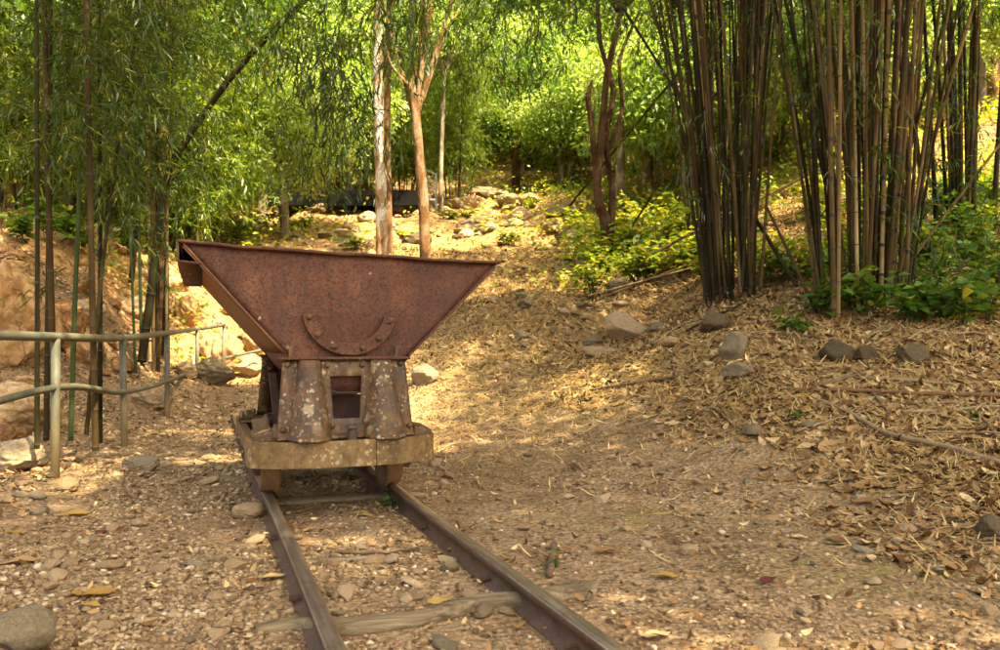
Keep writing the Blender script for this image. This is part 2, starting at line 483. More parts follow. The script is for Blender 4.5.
M['wood_brown'] = mat_wood('brown_timber', [(.3, (.10,.06,.028)), (.5, (.25,.165,.085)), (.7, (.40,.29,.16))])
M['twig'] = mat_rust('twig', [(.25, (.12,.07,.03)), (.5, (.27,.17,.08)), (.75, (.42,.30,.17))], .85, 15)
M['twig_dark'] = mat_rust('dark_twig', [(.25, (.05,.028,.014)), (.5, (.12,.065,.03)), (.75, (.22,.13,.06))], .85, 15)
def mat_pipe():
    k = NT('pipe_paint'); co = k.coord('Object'); n1 = k.noise(co, 5, 5, .6); n2 = k.noise(co, 45, 5, .7)
    col = k.ramp(n1, [(.3, (.045,.05,.03)), (.6, (.09,.095,.06)), (.8, (.155,.155,.105))])
    col = k.mix(k.ramp(n2, [(.52, (0,)*3), (.62, (.85,)*3)]), col, (.16,.085,.035))
    # splashed mud on the foot of each post: dirt with its own edge
    sep = k.n('ShaderNodeSeparateXYZ'); k.l(co, sep.inputs[0])
    mud = k.ramp(k.math('ADD', sep.outputs['Z'], k.math('MULTIPLY', k.math('SUBTRACT', n1, .5), .5)), [(.08, (.85,)*3), (.36, (0,)*3)])
    col = k.mix(mud, col, (.30,.21,.085))
    return k.out(col, .62, k.bump(n2, .2, .003), .3, .0)
M['pipe'] = mat_pipe()
M['steel_dark'] = mat_rust('bridge_steel', [(.25, (.005,.005,.004)), (.5, (.009,.009,.008)), (.75, (.02,.018,.016))], .9, 12, .04)
M['steel_grey'] = mat_rust('bridge_rail', [(.25, (.16,.17,.17)), (.5, (.24,.25,.25)), (.75, (.33,.34,.33))], .5)
M['bark_mottle'] = mat_bark('mottled_bark', (.15,.07,.028), (.36,.23,.12), (.66,.60,.48), 4.5)
M['bark_orange'] = mat_bark('orange_bark', (.07,.03,.012), (.17,.08,.03), (.30,.19,.10), 5)
M['bark_red'] = mat_bark('red_bark', (.03,.015,.007), (.075,.036,.016), (.13,.072,.034), 6)
M['bark_grey'] = mat_bark('grey_bark', (.085,.06,.035), (.18,.13,.08), (.35,.28,.19), 5)
M['culm_dark'] = mat_culm('culm_dark', (.010,.010,.003), (.036,.028,.009), (.11,.078,.026))
M['culm_brown'] = mat_culm('culm_brown', (.022,.014,.005), (.075,.046,.015), (.20,.135,.05))
M['culm_tan'] = mat_culm('culm_tan', (.075,.046,.016), (.21,.135,.05), (.46,.35,.18))
M['culm_green'] = mat_culm('culm_green', (.018,.032,.009), (.05,.07,.02), (.15,.14,.06))
M['node_dark'] = mat_rust('culm_node', [(.25, (.012,.012,.006)), (.5, (.035,.028,.013)), (.75, (.08,.06,.028))], .7, 30)
M['node_pale'] = mat_rust('culm_bloom', [(.25, (.10,.09,.045)), (.5, (.19,.165,.09)), (.75, (.28,.24,.14))], .7, 30)
M['leaf_bamboo'] = leaf_mat('bamboo_leaf', [(0, (.016,.034,.005)), (.45, (.048,.088,.010)), (.8, (.115,.16,.018)), (1, (.32,.28,.06))], .45)  # bamboo leaf darkened: shade of the near foliage put into its colour
M['leaf_bamboo_lit'] = leaf_mat('bamboo_leaf_lit', [(0, (.06,.11,.014)), (.45, (.14,.20,.022)), (.8, (.25,.30,.035)), (1, (.36,.36,.06))], .5)  # brighter copy of the bamboo leaf: sunlight on the hillside put into its colour
M['leaf_tree'] = leaf_mat('tree_leaf', [(0, (.07,.14,.02)), (.4, (.155,.26,.04)), (.75, (.28,.37,.07)), (1, (.41,.46,.14))], .55, (1.2, 1.2, .7))
M['leaf_green'] = leaf_mat('green_leaf', [(0, (.03,.07,.012)), (.5, (.075,.15,.02)), (1, (.17,.25,.035))], .45)
M['leaf_yellow'] = leaf_mat('yellowing_leaf', [(0, (.07,.13,.018)), (.45, (.18,.26,.03)), (.78, (.38,.37,.045)), (1, (.52,.34,.05))], .45)
M['leaf_plant'] = leaf_mat('plant_leaf', [(0, (.04,.10,.018)), (.5, (.085,.18,.028)), (.82, (.17,.26,.04)), (1, (.42,.36,.04))], .4)
M['leaf_dead'] = leaf_mat('fallen_leaf', [(0, (.12,.055,.02)), (.4, (.34,.19,.07)), (.75, (.52,.35,.14)), (1, (.62,.46,.22))], .15, (1.1, .9, .6))
M['leaf_fallen_yellow'] = leaf_mat('fallen_yellow_leaf', [(0, (.34,.18,.035)), (1, (.50,.34,.09))], .2, (1.1, 1, .5))
M['leaf_fallen_red'] = leaf_mat('fallen_red_leaf', [(0, (.10,.022,.018)), (1, (.22,.06,.03))], .15, (1.1, .7, .6))

# ------------------------------------------------------------------ ground
def axis(lo, hi, focus0, focus1, fine, grow, cap):
    a = [focus0]
    while a[-1] < focus1: a.append(a[-1]+fine)
    st = fine
    up = [a[-1]]
    while up[-1] < hi: st = min(st*grow, cap); up.append(up[-1]+st)
    st = fine; dn = [focus0]
    while dn[-1] > lo: st = min(st*grow, cap); dn.append(dn[-1]-st)
    return np.array(dn[:0:-1] + a + up[1:])
gx = axis(-120, 120, -3.4, 3.6, .04, 1.055, 4.0)
gy = axis(-60, 140, 1.4, 6.0, .035, 1.026, 3.0)
GX, GY = np.meshgrid(gx, gy)
GZ = H(GX, GY)
nx, ny = len(gx), len(gy)
gi = (np.arange(ny-1)[:, None]*nx + np.arange(nx-1)[None, :]).ravel()
ground_me = np_mesh('ground', np.stack([GX, GY, GZ], -1), np.stack([gi, gi+1, gi+nx+1, gi+nx], -1), smooth=True)
def litter_amount(x, y):
    x = np.asarray(x, float); y = np.asarray(y, float)
    e = x - (1.95 - .40*(y-2.5)) + .45*fbm(x*1.2, y*1.2, 3)
    a = sstep(-.25, .55, e) * (y < 16) * sstep(1.2, 2.6, y)
    return a*(.35+.65*sstep(.2, 1.2, e))
def red_amount(x, y, z):
    l_ = sstep(.25, .8, -(x+0.25*y+2.5)) * sstep(-.05, .35, z)
    c_ = sstep(9, 12, y)*(1-sstep(1.5, 3, x))*.6
    return np.clip(l_ + c_, 0, 1)
def add_attr(me, name, v):
    a = me.attributes.new(name, 'FLOAT', 'POINT'); a.data.foreach_set('value', np.asarray(v, np.float32).ravel())
add_attr(ground_me, 'litter', .8*litter_amount(GX, GY))
add_attr(ground_me, 'red', red_amount(GX, GY, GZ))
mo = np.exp(-(((GX-.75)/.5)**2 + ((GY-3.55)/.22)**2)) + .9*np.exp(-(((GX-1.35)/.5)**2 + ((GY-2.7)/.4)**2))
add_attr(ground_me, 'moss', mo)
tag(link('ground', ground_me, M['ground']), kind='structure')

# ------------------------------------------------------------------ leaf geometry
def kites(base, d, length, width, nrm, fold=0.0, wide=.4):
    """one kite-shaped blade per row: base point, direction, normal"""
    side = np.cross(d, nrm); side /= np.linalg.norm(side, axis=1)[:, None] + 1e-9
    nn = np.cross(side, d)
    m = base + d*(length*wide)[:, None]
    tip = base + d*length[:, None] - nn*(length*.12)[:, None]
    a = m + side*(width*.5)[:, None] + nn*(fold*width)[:, None]
    b = m - side*(width*.5)[:, None] + nn*(fold*width)[:, None]
    V = np.stack([base, a, tip, b], 1).reshape(-1, 3)
    Q = np.arange(len(base)*4).reshape(-1, 4)
    return V, Q

def unit(v): return v/(np.linalg.norm(v, axis=-1, keepdims=True)+1e-9)

def bamboo_leaves(twig_base, twig_dir, rng, per=12, tl=(.18, .42), ll=(.09, .15), lw=.0155, droop=.55):
    """sprays of narrow hanging leaves: per leaves along each twig"""
    n = len(twig_base)
    L = rng.uniform(*tl, n)
    t = (np.arange(per)+.6)/per
    tt = np.broadcast_to(t, (n, per)).copy() + rng.normal(0, .03, (n, per))
    pos = twig_base[:, None, :] + twig_dir[:, None, :]*(tt*L[:, None])[..., None]
    pos[..., 2] -= (.35*tt**2*L[:, None])
    rnd = rng.normal(0, .55, (n, per, 3))
    d = twig_dir[:, None, :]*.75 + rnd
    d[..., 2] -= droop*rng.uniform(.4, 1.5, (n, per))
    d = unit(d)
    nr = rng.normal(0, .45, (n, per, 3)); nr[..., 2] += 1.0
    ln = rng.uniform(*ll, (n, per))
    tone = np.clip(rng.normal(.42, .16, n)[:, None] + rng.normal(0, .16, (n, per)), 0, 1)
    V, Q = kites(pos.reshape(-1, 3), d.reshape(-1, 3), ln.ravel(), (ln*lw/.12).ravel(), unit(nr.reshape(-1, 3)), .12, .33)
    return V, Q, tone.ravel()

def blob_leaves(centres, radii, per, rng, ll=(.06, .12), ratio=.5, tone0=.5, flat=.75):
    """clumps of small leaves gathered towards the skin of each clump, in layered pads"""
    n = len(centres)
    u = unit(rng.normal(size=(n, per, 3)))
    r = radii[:, None]*rng.random((n, per))**.45
    pos = centres[:, None, :] + u*r[..., None]*np.array([1, 1, flat])
    d = unit(u*.7 + rng.normal(0, .7, (n, per, 3)) - np.array([0, 0, .35]))
    nr = rng.normal(0, .5, (n, per, 3)); nr[..., 2] += .9
    ln = rng.uniform(*ll, (n, per))
    tone = np.clip(rng.normal(tone0, .17, n)[:, None] + rng.normal(0, .15, (n, per)), 0, 1)
    V, Q = kites(pos.reshape(-1, 3), d.reshape(-1, 3), ln.ravel(), (ln*ratio).ravel(), unit(nr.reshape(-1, 3)), .1, .42)
    return V, Q, tone.ravel()

def leaf_obj(name, parts, mat, parent):
    V = np.vstack([p[0] for p in parts]); off = 0; Q = []
    for p in parts: Q.append(p[1]+off); off += len(p[0])
    me = np_mesh(name, V, np.vstack(Q), tone=np.concatenate([p[2] for p in parts]))
    return link(name, me, mat, parent)

# ------------------------------------------------------------------ track
def rail(l, s0, s1, name, label):
    root = empty(name, track(s0, l, 0), TH)
    prof = [(-.036,-.092),(.036,-.092),(.036,-.083),(.010,-.074),(.008,-.034),(.023,-.027),(.024,-.006),(.019,-.0015),(0,0),(-.019,-.0015),(-.024,-.006),(-.023,-.027),(-.008,-.034),(-.010,-.074),(-.036,-.083)]
    ys = np.linspace(0, s1-s0, 60); k = len(prof)
    P = np.array(prof)
    V = np.zeros((len(ys), k, 3)); V[..., 0] = P[None, :, 0]; V[..., 2] = P[None, :, 1]; V[..., 1] = ys[:, None]
    V[..., 0] += .003*np.sin(ys*1.7+l*5)[:, None]
    i = (np.arange(len(ys)-1)[:, None]*k); j = np.arange(k)[None, :]
    Q = np.stack([i+j, i+(j+1) % k, i+k+(j+1) % k, i+k+j], -1).reshape(-1, 4)
    mi = np.tile(np.isin(np.arange(k), (6, 7, 8, 9)).astype(int), len(ys)-1)
    o = link('rail_bar', np_mesh('rail_bar', V, Q, midx=mi), [M['rail_side'], M['rail_top']], root)
    tag(root, label, 'rail', 'narrow gauge rails')
    return root
RL = rail(RAIL_L, -1.2, 9.0, 'steel_rail', 'rusty steel track rail on the side towards the metal handrail')
RR = rail(RAIL_R, -1.2, 9.0, 'steel_rail', 'rusty steel track rail on the side towards the bamboo clumps')

def spike(root, s0, s, sx):
    bm = bmesh.new(); x = sx*.040; y = s-s0
    box(bm, x-.007, x+.007, y-.008, y+.008, -.10, -.070); box(bm, min(x, x-sx*.022)-.004, max(x, x-sx*.022)+.004, y-.011, y+.011, -.0705, -.060)
    link('spike', bm_mesh('spike', bm), M['rail_side'], root)
for r_, ss in ((RL, (1.83, 2.45, 3.25)), (RR, (1.78, 2.42, 3.2))):
    for s_ in ss:
        for sx in (-1, 1): spike(r_, -1.2, s_+.02*sx, sx)

def log(name, pts, radii, mat, label, cat, group=None, sides=12, seed=0, flat=1.0):
    rg = np.random.default_rng(seed)
    P = smooth_path(pts, 26)
    P = P + rg.normal(0, .002, P.shape)
    o = P[0].copy(); d = P[-1]-P[0]
    R = np.interp(np.linspace(0, 1, 26), np.linspace(0, 1, len(radii)), radii)
    V, Q = tube_np(P-o, R, sides, True, .035, rg)
    ang = math.atan2(d[1], d[0]); c, s_ = math.cos(-ang), math.sin(-ang)
    X = V[:, 0]*c - V[:, 1]*s_; Y = V[:, 0]*s_ + V[:, 1]*c
    ob = link(name, np_mesh(name, np.stack([X, Y, V[:, 2]*flat], -1), Q, smooth=True), mat)
    ob.location = o; ob.rotation_euler = (0, 0, ang)
    return tag(ob, label, cat, group)

gl = lambda px, py, dz=0.0: gnd(px, py) + Vector((0, 0, dz))
log('log_sleeper', [gl(256,631,-.012), gl(300,630,.004), gl(345,634,.010), gl(420,626,.014), gl(480,610,.010), gl(530,606,.008), gl(570,596,.006), gl(596,595,.004)],
    [.024,.026,.029,.027,.030,.034,.035,.039], M['wood_grey'], 'crooked weathered grey log laid under both rails as a sleeper', 'sleeper', 'track sleepers', seed=1)
log('log_sleeper', [gl(244,566,-.02), gl(300,562,-.012), gl(370,560,-.01), gl(440,552,-.02)], [.022,.024,.022,.018], M['wood_grey'],
    'thin split grey sleeper half buried in gravel between the rails', 'sleeper', 'track sleepers', seed=2)
log('log_sleeper', [gl(232,506,-.04), gl(300,503,-.025), gl(400,497,-.025), gl(440,493,-.04)], [.04,.045,.045,.04], M['wood_brown'],
    'dark brown sleeper half buried under the wagon wheels', 'sleeper', 'track sleepers', seed=3)
log('fallen_stick', [gl(549,580,.012), gl(551,565,.012), gl(554,548,.015)], [.012,.013,.010], M['twig_dark'], 'short dark stick poking from under the rail by the log sleeper', 'stick', seed=4, sides=8)
log('fallen_stick', [gl(335,556,.012), gl(380,556,.012), gl(420,552,.012)], [.006,.007,.005], M['twig_dark'], 'thin dark twig lying on the split sleeper between the rails', 'stick', seed=5, sides=8)
log('wooden_pole', [gl(786,393,.02), gl(860,396,.03), gl(930,399,.03), gl(1010,401,.03), gl(1090,404,.03)], [.011,.013,.013,.014,.014], M['hside'], 'long straight reddish pole lying across the leaf litter', 'pole', seed=6, sides=8)
log('fallen_branch', [gl(808,398,.01), gl(850,418,.03), gl(890,440,.03), gl(945,452,.03), gl(1010,470,.02)], [.007,.012,.014,.016,.017], M['twig'], 'crooked pale dead branch half buried in leaf litter below the pole', 'branch', seed=7, sides=8)
log('fallen_stick', [gl(960,548,.01), gl(1000,545,.02), gl(1060,548,.01)], [.006,.007,.006], M['twig_dark'], 'thin dark straight twig at the foot of the littered bank', 'stick', seed=8, sides=6)

# ------------------------------------------------------------------ wagon
WAG = empty('tipper_wagon', track(3.42, TC, 0), TH)
tag(WAG, 'rusty iron v-shaped tipper mine wagon standing on the rails', 'wagon')

def bolt(parent, x, y, z, r=.012, mat=None, axis='Y'):
    bm = bmesh.new()
    bmesh.ops.create_uvsphere(bm, u_segments=8, v_segments=6, radius=r)
    for v in bm.verts: v.co = Vector((v.co.x + x, v.co.y*.75 + y, v.co.z + z))
    return link('bolt', bm_mesh('bolt', bm, True), mat or M['stand'], parent)

HROLL = math.radians(1.3)
def hop(x, z):           # the hopper leans a little on its cradle
    c, s_ = math.cos(HROLL), math.sin(HROLL)
    return (.035 + c*x + s_*(z-.6), .6 - s_*x + c*(z-.6))
YE0, YE1 = .20, 1.42
half = [(-.735,1.155),(-.50,.905),(-.285,.675),(-.22,.60),(-.14,.535),(-.05,.505),(.05,.505),(.14,.535),(.22,.60),(.285,.675),(.50,.905),(.735,1.155)]
def end_plate(y, sgn):
    bm = bmesh.new()
    # a gridded plate so that dents can be pushed into it
    rows = 14; cols = 26; grid = []
    prof_z = [p[1] for p in half[6:]]; prof_x = [p[0] for p in half[6:]]
    zs = np.linspace(.507, 1.15, rows)
    for z in zs:
        wdt = np.interp(z, prof_z, prof_x)
        row = []
        for i in range(cols):
            x = (2*i/(cols-1)-1)*wdt
            dent = .016*mnoise.noise(Vector((x*2.2, z*2.2, 3*sgn))) + .003*mnoise.noise(Vector((x*9, z*9, 1)))
            X, Z = hop(x, z)
            row.append(bm.verts.new((X, y + dent, Z)))
        grid.append(row)
    for a in range(rows-1):
        for b in range(cols-1):
            bm.faces.new((grid[a][b], grid[a][b+1], grid[a+1][b+1], grid[a+1][b]))
    me = bm_mesh('end_plate', bm, True)
    o = link('end_plate', me, M['hopper'], WAG)
    md = o.modifiers.new('thickness', 'SOLIDIFY'); md.thickness = .008; md.offset = 0
    return o
ep = end_plate(YE0, 1); end_plate(YE1, -1)

def sheet(name, prof, y0, y1, mat, thick=.008, ny_=8, wob=.004):
    n = len(prof); V = []; 
    ys = np.linspace(y0, y1, ny_)
    for y in ys:
        for (x, z) in prof:
            X, Z = hop(x, z)
            V.append((X + wob*mnoise.noise(Vector((y*3, z*4, 2))), y, Z))
    Q = [(a*n+b, a*n+b+1, (a+1)*n+b+1, (a+1)*n+b) for a in range(ny_-1) for b in range(n-1)]
    o = link(name, np_mesh(name, V, Q, smooth=False), mat, WAG)
    md = o.modifiers.new('thickness', 'SOLIDIFY'); md.thickness = thick; md.offset = 0
    return o
def dens(p, k=4):
    out = []
    for a, b in zip(p[:-1], p[1:]):
        for i in range(k): out.append((a[0]+(b[0]-a[0])*i/k, a[1]+(b[1]-a[1])*i/k))
    return out+[p[-1]]
sheet('side_plate', dens([(-.742,1.158),(-.51,.905),(-.295,.675)]), YE0-.018, YE1+.018, M['hside'])
sheet('side_plate', dens([(.742,1.158),(.51,.905),(.295,.675)]), YE0-.006, YE1+.018, M['hopper'])
sheet('belly_plate', dens([(-.293,.672),(-.226,.592),(-.142,.525),(-.05,.495),(.05,.495),(.142,.525),(.226,.592),(.293,.672)], 2), YE0-.014, YE1+.014, M['hopper'])
# hanging edge irons along both long rims, ragged below
def rim_iron(sx):
    n = 30; V = []
    ys = np.linspace(YE0-.02, YE1+.02, n)
    for i, y in enumerate(ys):
        dz = .012*mnoise.noise(Vector((y*9, sx, 0))) + (.018 if i < 2 else 0)
        hz = 0 if sx < 0 else .085
        for (x, z) in ((sx*.748, 1.163), (sx*.755, 1.158), (sx*.752, 1.055+dz+hz), (sx*(.658 if sx < 0 else .735), 1.058+dz*.4+hz)):
            X, Z = hop(x, z); V.append((X, y, Z))
    Q = [(a*4+b, a*4+b+1, (a+1)*4+b+1, (a+1)*4+b) for a in range(n-1) for b in range(3)]
    o = link('rim_iron', np_mesh('rim_iron', V, Q), M['hopper'], WAG)
    md = o.modifiers.new('thickness', 'SOLIDIFY'); md.thickness = .010; md.offset = 0
rim_iron(-1); rim_iron(1)
# rolled lip along each end
def lip(y, sgn):
    xs = np.linspace(-.755, .755, 40); P = []
    for x in xs:
        X, Z = hop(x, 1.157 - .010*math.cos(x*1.9) + .007*mnoise.noise(Vector((x*3.1, sgn, 0))) + .004*mnoise.noise(Vector((x*9, sgn, 4))))
        P.append((X, y - sgn*.008, Z))
    V, Q = tube_np(P, .009, 8)
    V = np.array(V); V[:, 1] = y + (V[:, 1]-y)*1.9
    link('rim_lip', np_mesh('rim_lip', V, Q, smooth=True), M['hopper'], WAG)
lip(YE0, 1); lip(YE1, -1)
# band riveted along each sloping edge of the end
def edge_bar(sx, y):
    bm = bmesh.new()
    pts = [(sx*.728,1.14),(sx*.288,.68)]
    a = Vector((pts[0][0],0,pts[0][1])); b = Vector((pts[1][0],0,pts[1][1])); d = (b-a).normalized(); n = Vector((-d.z,0,d.x))*(.012 if sx > 0 else -.012)
    cs = []
    for yy in (y-.016, y+.004):
        for q in (a, b, b+n, a+n):
            X, Z = hop(q.x, q.z); cs.append(bm.verts.new((X, yy, Z)))
    for f in ((0,1,2,3),(7,6,5,4),(0,4,5,1),(1,5,6,2),(2,6,7,3),(3,7,4,0)): bm.faces.new([cs[i] for i in f])
    link('edge_bar', bm_mesh('edge_bar', bm), M['hopper'], WAG)
edge_bar(-1, YE0); edge_bar(1, YE0)

def rocker(y, sgn):
    bm = bmesh.new(); n = 28; cx, cz = .0, .885
    rings = []
    for i in range(n+1):
        a = math.radians(-172 + 164*i/n)
        rows = []
        for (ro, rz, yy) in ((.222, .215, 0), (.222, .215, -sgn*.030), (.164, .157, -sgn*.030), (.164, .157, 0)):
            X, Z = hop(cx + ro*math.cos(a), cz + rz*math.sin(a)); rows.append(bm.verts.new((X, y+yy, Z)))
        rings.append(rows)
    for a, b in zip(rings[:-1], rings[1:]):
        for k in range(4): bm.faces.new((a[k], a[(k+1) % 4], b[(k+1) % 4], b[k]))
    bm.faces.new(rings[0]); bm.faces.new(rings[-1][::-1])
    bevel(bm, .003, 1)
    o = link('rocker_bracket', bm_mesh('rocker_bracket', bm), M['hopper'], WAG)
    for deg in (-168, -140, -112, -72, -45, -14):
        a = math.radians(deg); X, Z = hop(cx+.193*math.cos(a), cz+.186*math.sin(a))
        bolt(o, X, y-sgn*.032, Z, .016, M['stand'])
rocker(YE0-.008, 1); rocker(YE1+.008, -1)

def stand(y0, sgn):
    """pressed plate with two hollow cone ribs and a window between them"""
    z0, z1 = .292, .648
    wz0, wz1 = .378, .574
    rows = [z0, .30, .32, .35, wz0, .42, .46, .50, .54, wz1, .60, .625, z1]
    V = []; ncol = None
    for z in rows:
        t = (z-z0)/(z1-z0)
        wo = .315 - .03*t; wi = .056 + .022*t; rc = .172 - .006*t; rr = .094 - .050*t
        xs = [wo, wo-.02]
        rib = [rc + rr*math.cos(a) for a in np.linspace(0, math.pi, 11)]
        dep = [rr*1.30*math.sin(a)**.8 for a in np.linspace(0, math.pi, 11)]
        xr = xs + rib + [max(wi+.006, min(wi+.012, rib[-1]-.004)), wi]
        dr = [0, 0] + dep + [0, 0]
        full = [(-x, d) for x, d in zip(xr, dr)] + [(x, d) for x, d in zip(xr[::-1], dr[::-1])]
        fl = -.03*max(0, 1-(z-z0)/.02) if z < z0+.02 else 0
        for x, d in full:
            V.append((x+.018, y0 + sgn*(.045*t - d + fl), z))
        ncol = len(full)
    Q = []
    for a in range(len(rows)-1):
        for b in range(ncol-1):
            if b == ncol//2-1 and wz0 <= rows[a] < wz1-1e-6: continue
            Q.append((a*ncol+b, a*ncol+b+1, (a+1)*ncol+b+1, (a+1)*ncol+b))
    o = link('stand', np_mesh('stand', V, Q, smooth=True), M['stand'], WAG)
    md = o.modifiers.new('thickness', 'SOLIDIFY'); md.thickness = .012; md.offset = 0
    for (x, z) in ((-.255,.63),(-.075,.625),(.085,.625),(.27,.63),(-.28,.335),(-.075,.335),(.10,.335),(.305,.335),(.095,.36),(-.06,.345)):
        bolt(o, x+.01, y0 + sgn*(.045*(z-z0)/.356 - .008), z, .014)
    # saddle plate on top with two upturned hooks
    bm = bmesh.new(); ya, yb = sorted((y0+sgn*.015, y0+sgn*.16)); box(bm, -.285, .325, ya, yb, .650, .664); bevel(bm, .004, 1)
    sd = link('saddle_plate', bm_mesh('saddle_plate', bm), M['hopper'], o)
    for x in (-.232, .262):
        bm = bmesh.new(); ya, yb = sorted((y0+sgn*.03, y0+sgn*.05)); box(bm, x-.008, x+.008, ya, yb, .662, .715)
        box(bm, x-.02 if x < 0 else x+.006, x-.006 if x < 0 else x+.02, ya, yb, .70, .716)
        link('hook', bm_mesh('hook', bm), M['stand'], sd)
    return o
stand(.125, 1); stand(1.495, -1)

def bumper(sgn, yc):
    """bent buffer band made of two plates butted at a seam, with a deck plate behind it"""
    def path(t):  # t in -1..1
        x = .435*math.sin(t*math.pi/2)**1 if abs(t) <= 1 else 0
        a = t*math.pi/2
        ex = .86
        sx = math.copysign(abs(math.sin(a))**ex, a)*.435
        sy = 1-abs(math.cos(a))**ex
        return sx+.012, yc + sgn*(.19*sy)
    for (t0, t1) in ((-1, .14), (.145, 1)):
        bm = bmesh.new(); rings = []
        n = 30
        P = [path(t0+(t1-t0)*i/n) for i in range(n+1)]
        if t0 == -1: P = [(P[0][0], yc+sgn*.34)] + P
        else: P = P + [(P[-1][0], yc+sgn*.34)]
        for i, (x, y) in enumerate(P):
            a = Vector(P[max(0, i-1)]); b = Vector(P[min(len(P)-1, i+1)]); d = (b-a).normalized(); nn = Vector((d.y, -d.x))*sgn
            z0 = .172; z1 = .290
            rows = []
            for (off, z) in ((0, z0), (.0, z1), (-.018, z1), (-.018, z0)):
                q = Vector((x, y)) + nn*off
                rows.append(bm.verts.new((q.x, q.y, z + .003*mnoise.noise(Vector((x*7, z*9, 5))))))
            rings.append(rows)
        for a, b in zip(rings[:-1], rings[1:]):
            for k in range(4): bm.faces.new((a[k], b[k], b[(k+1) % 4], a[(k+1) % 4]))
        bm.faces.new(rings[0]); bm.faces.new(rings[-1][::-1])
        link('buffer_band', bm_mesh('buffer_band', bm, False), M['bumper'], WAG)
    bm = bmesh.new()
    P = [path(t) for t in np.linspace(-.97, .97, 30)]
    top = [bm.verts.new((.012+(x-.012)*.955, y+sgn*.014, .279)) for x, y in P] + [bm.verts.new((.42, yc+sgn*.34, .279)), bm.verts.new((-.40, yc+sgn*.34, .279))]
    f = bm.faces.new(top)
    r = bmesh.ops.extrude_face_region(bm, geom=[f]); 
    for v in [g for g in r['geom'] if isinstance(g, bmesh.types.BMVert)]: v.co.z -= .012
    link('deck_plate', bm_mesh('deck_plate', bm), M['bumper'], WAG)
    for sx in (-1, 1):   # gusset blocks beside the stand
        bm = bmesh.new(); x0, x1 = sorted((.012+sx*.325, .012+sx*.41)); ya, yb = sorted((yc+sgn*.115, yc+sgn*.30))
        v = box(bm, x0, x1, ya, yb, .282, .345)
        for q in v[4:]:
            if abs(q.co.x-.012) > .37: q.co.z -= .02
            if (q.co.y < (ya+yb)/2) == (sgn > 0): q.co.z -= .012
        bevel(bm, .005, 1)
        link('gusset', bm_mesh('gusset', bm), M['stand'], WAG)
    # coupling pin
    bm = bmesh.new(); bmesh.ops.create_cone(bm, cap_ends=True, segments=12, radius1=.022, radius2=.020, depth=.07, matrix=Matrix.Translation((.03, yc+sgn*.055, .31)))
    bmesh.ops.create_cone(bm, cap_ends=True, segments=12, radius1=.034, radius2=.026, depth=.014, matrix=Matrix.Translation((.03, yc+sgn*.055, .348)))
    link('coupling_pin', bm_mesh('coupling_pin', bm), M['dark_iron'], WAG)
bumper(1, 0.0); bumper(-1, 1.62)

for sx in (-1, 1):
    bm = bmesh.new(); x = .205*sx+.012
    box(bm, x-.03, x+.03, .05, 1.57, .165, .262); box(bm, x-.05, x+.05, .06, 1.56, .2625, .277)
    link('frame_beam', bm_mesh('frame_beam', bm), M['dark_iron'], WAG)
    bm = bmesh.new(); x = .40*sx+.012; box(bm, x-.025, x+.025, .30, 1.32, .185, .262); bevel(bm, .006, 1)
    link('side_sill', bm_mesh('side_sill', bm), M['wheel'], WAG)
    for y in (.50, 1.12):
        bm = bmesh.new(); box(bm, .36*sx+.012-.035, .36*sx+.012+.035, y-.07, y+.07, .085, .19); bevel(bm, .012, 2)
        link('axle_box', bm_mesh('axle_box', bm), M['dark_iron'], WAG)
    # tilting leg braces under the belly
    for y in (.42, 1.2):
        bm = bmesh.new(); v = box(bm, .20*sx-.02, .20*sx+.02, y-.03, y+.03, .27, .56)
        for q in v[4:]: q.co.x += sx*.03
        link('brace', bm_mesh('brace', bm), M['dark_iron'], WAG)
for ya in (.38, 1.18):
    bm = bmesh.new(); box(bm, -.20, .22, ya, ya+.06, .279, .47); link('shade_backing', bm_mesh('shade_backing', bm), M['dark_iron'], WAG)  # dark sheet added behind each stand window, standing in for the shade there
for y in (.50, 1.12):
    V, Q = tube_np([(-.40, y, .15), (.40, y, .15)], .024, 10)
    link('axle', np_mesh('axle', V, Q, smooth=True), M['dark_iron'], WAG)
    for sx in (-1, 1):
        # lathe: flanged wheel
        xc = .31*sx
        prof = [(-.055,.03),(-.055,.05),(-.03,.055),(-.028,.12),(-.05,.13),(-.052,.175),(-.036,.178),(-.028,.156),(.035,.150),(.037,.128),(.01,.12),(.0,.06),(.03,.05),(.03,.03)]
        n = 36; a = np.linspace(0, 2*np.pi, n, endpoint=False); k = len(prof)
        V = np.array([[(xc + sx*px_, y + r*math.cos(t), .1505 + r*math.sin(t)) for (px_, r) in prof] for t in a]).reshape(-1, 3)
        i = np.arange(n)[:, None]; j = np.arange(k-1)[None, :]
        Q = np.stack([i*k+j, i*k+j+1, ((i+1) % n)*k+j+1, ((i+1) % n)*k+j], -1).reshape(-1, 4)
        link('wheel', np_mesh('wheel', V, Q, smooth=False), M['wheel'], WAG)

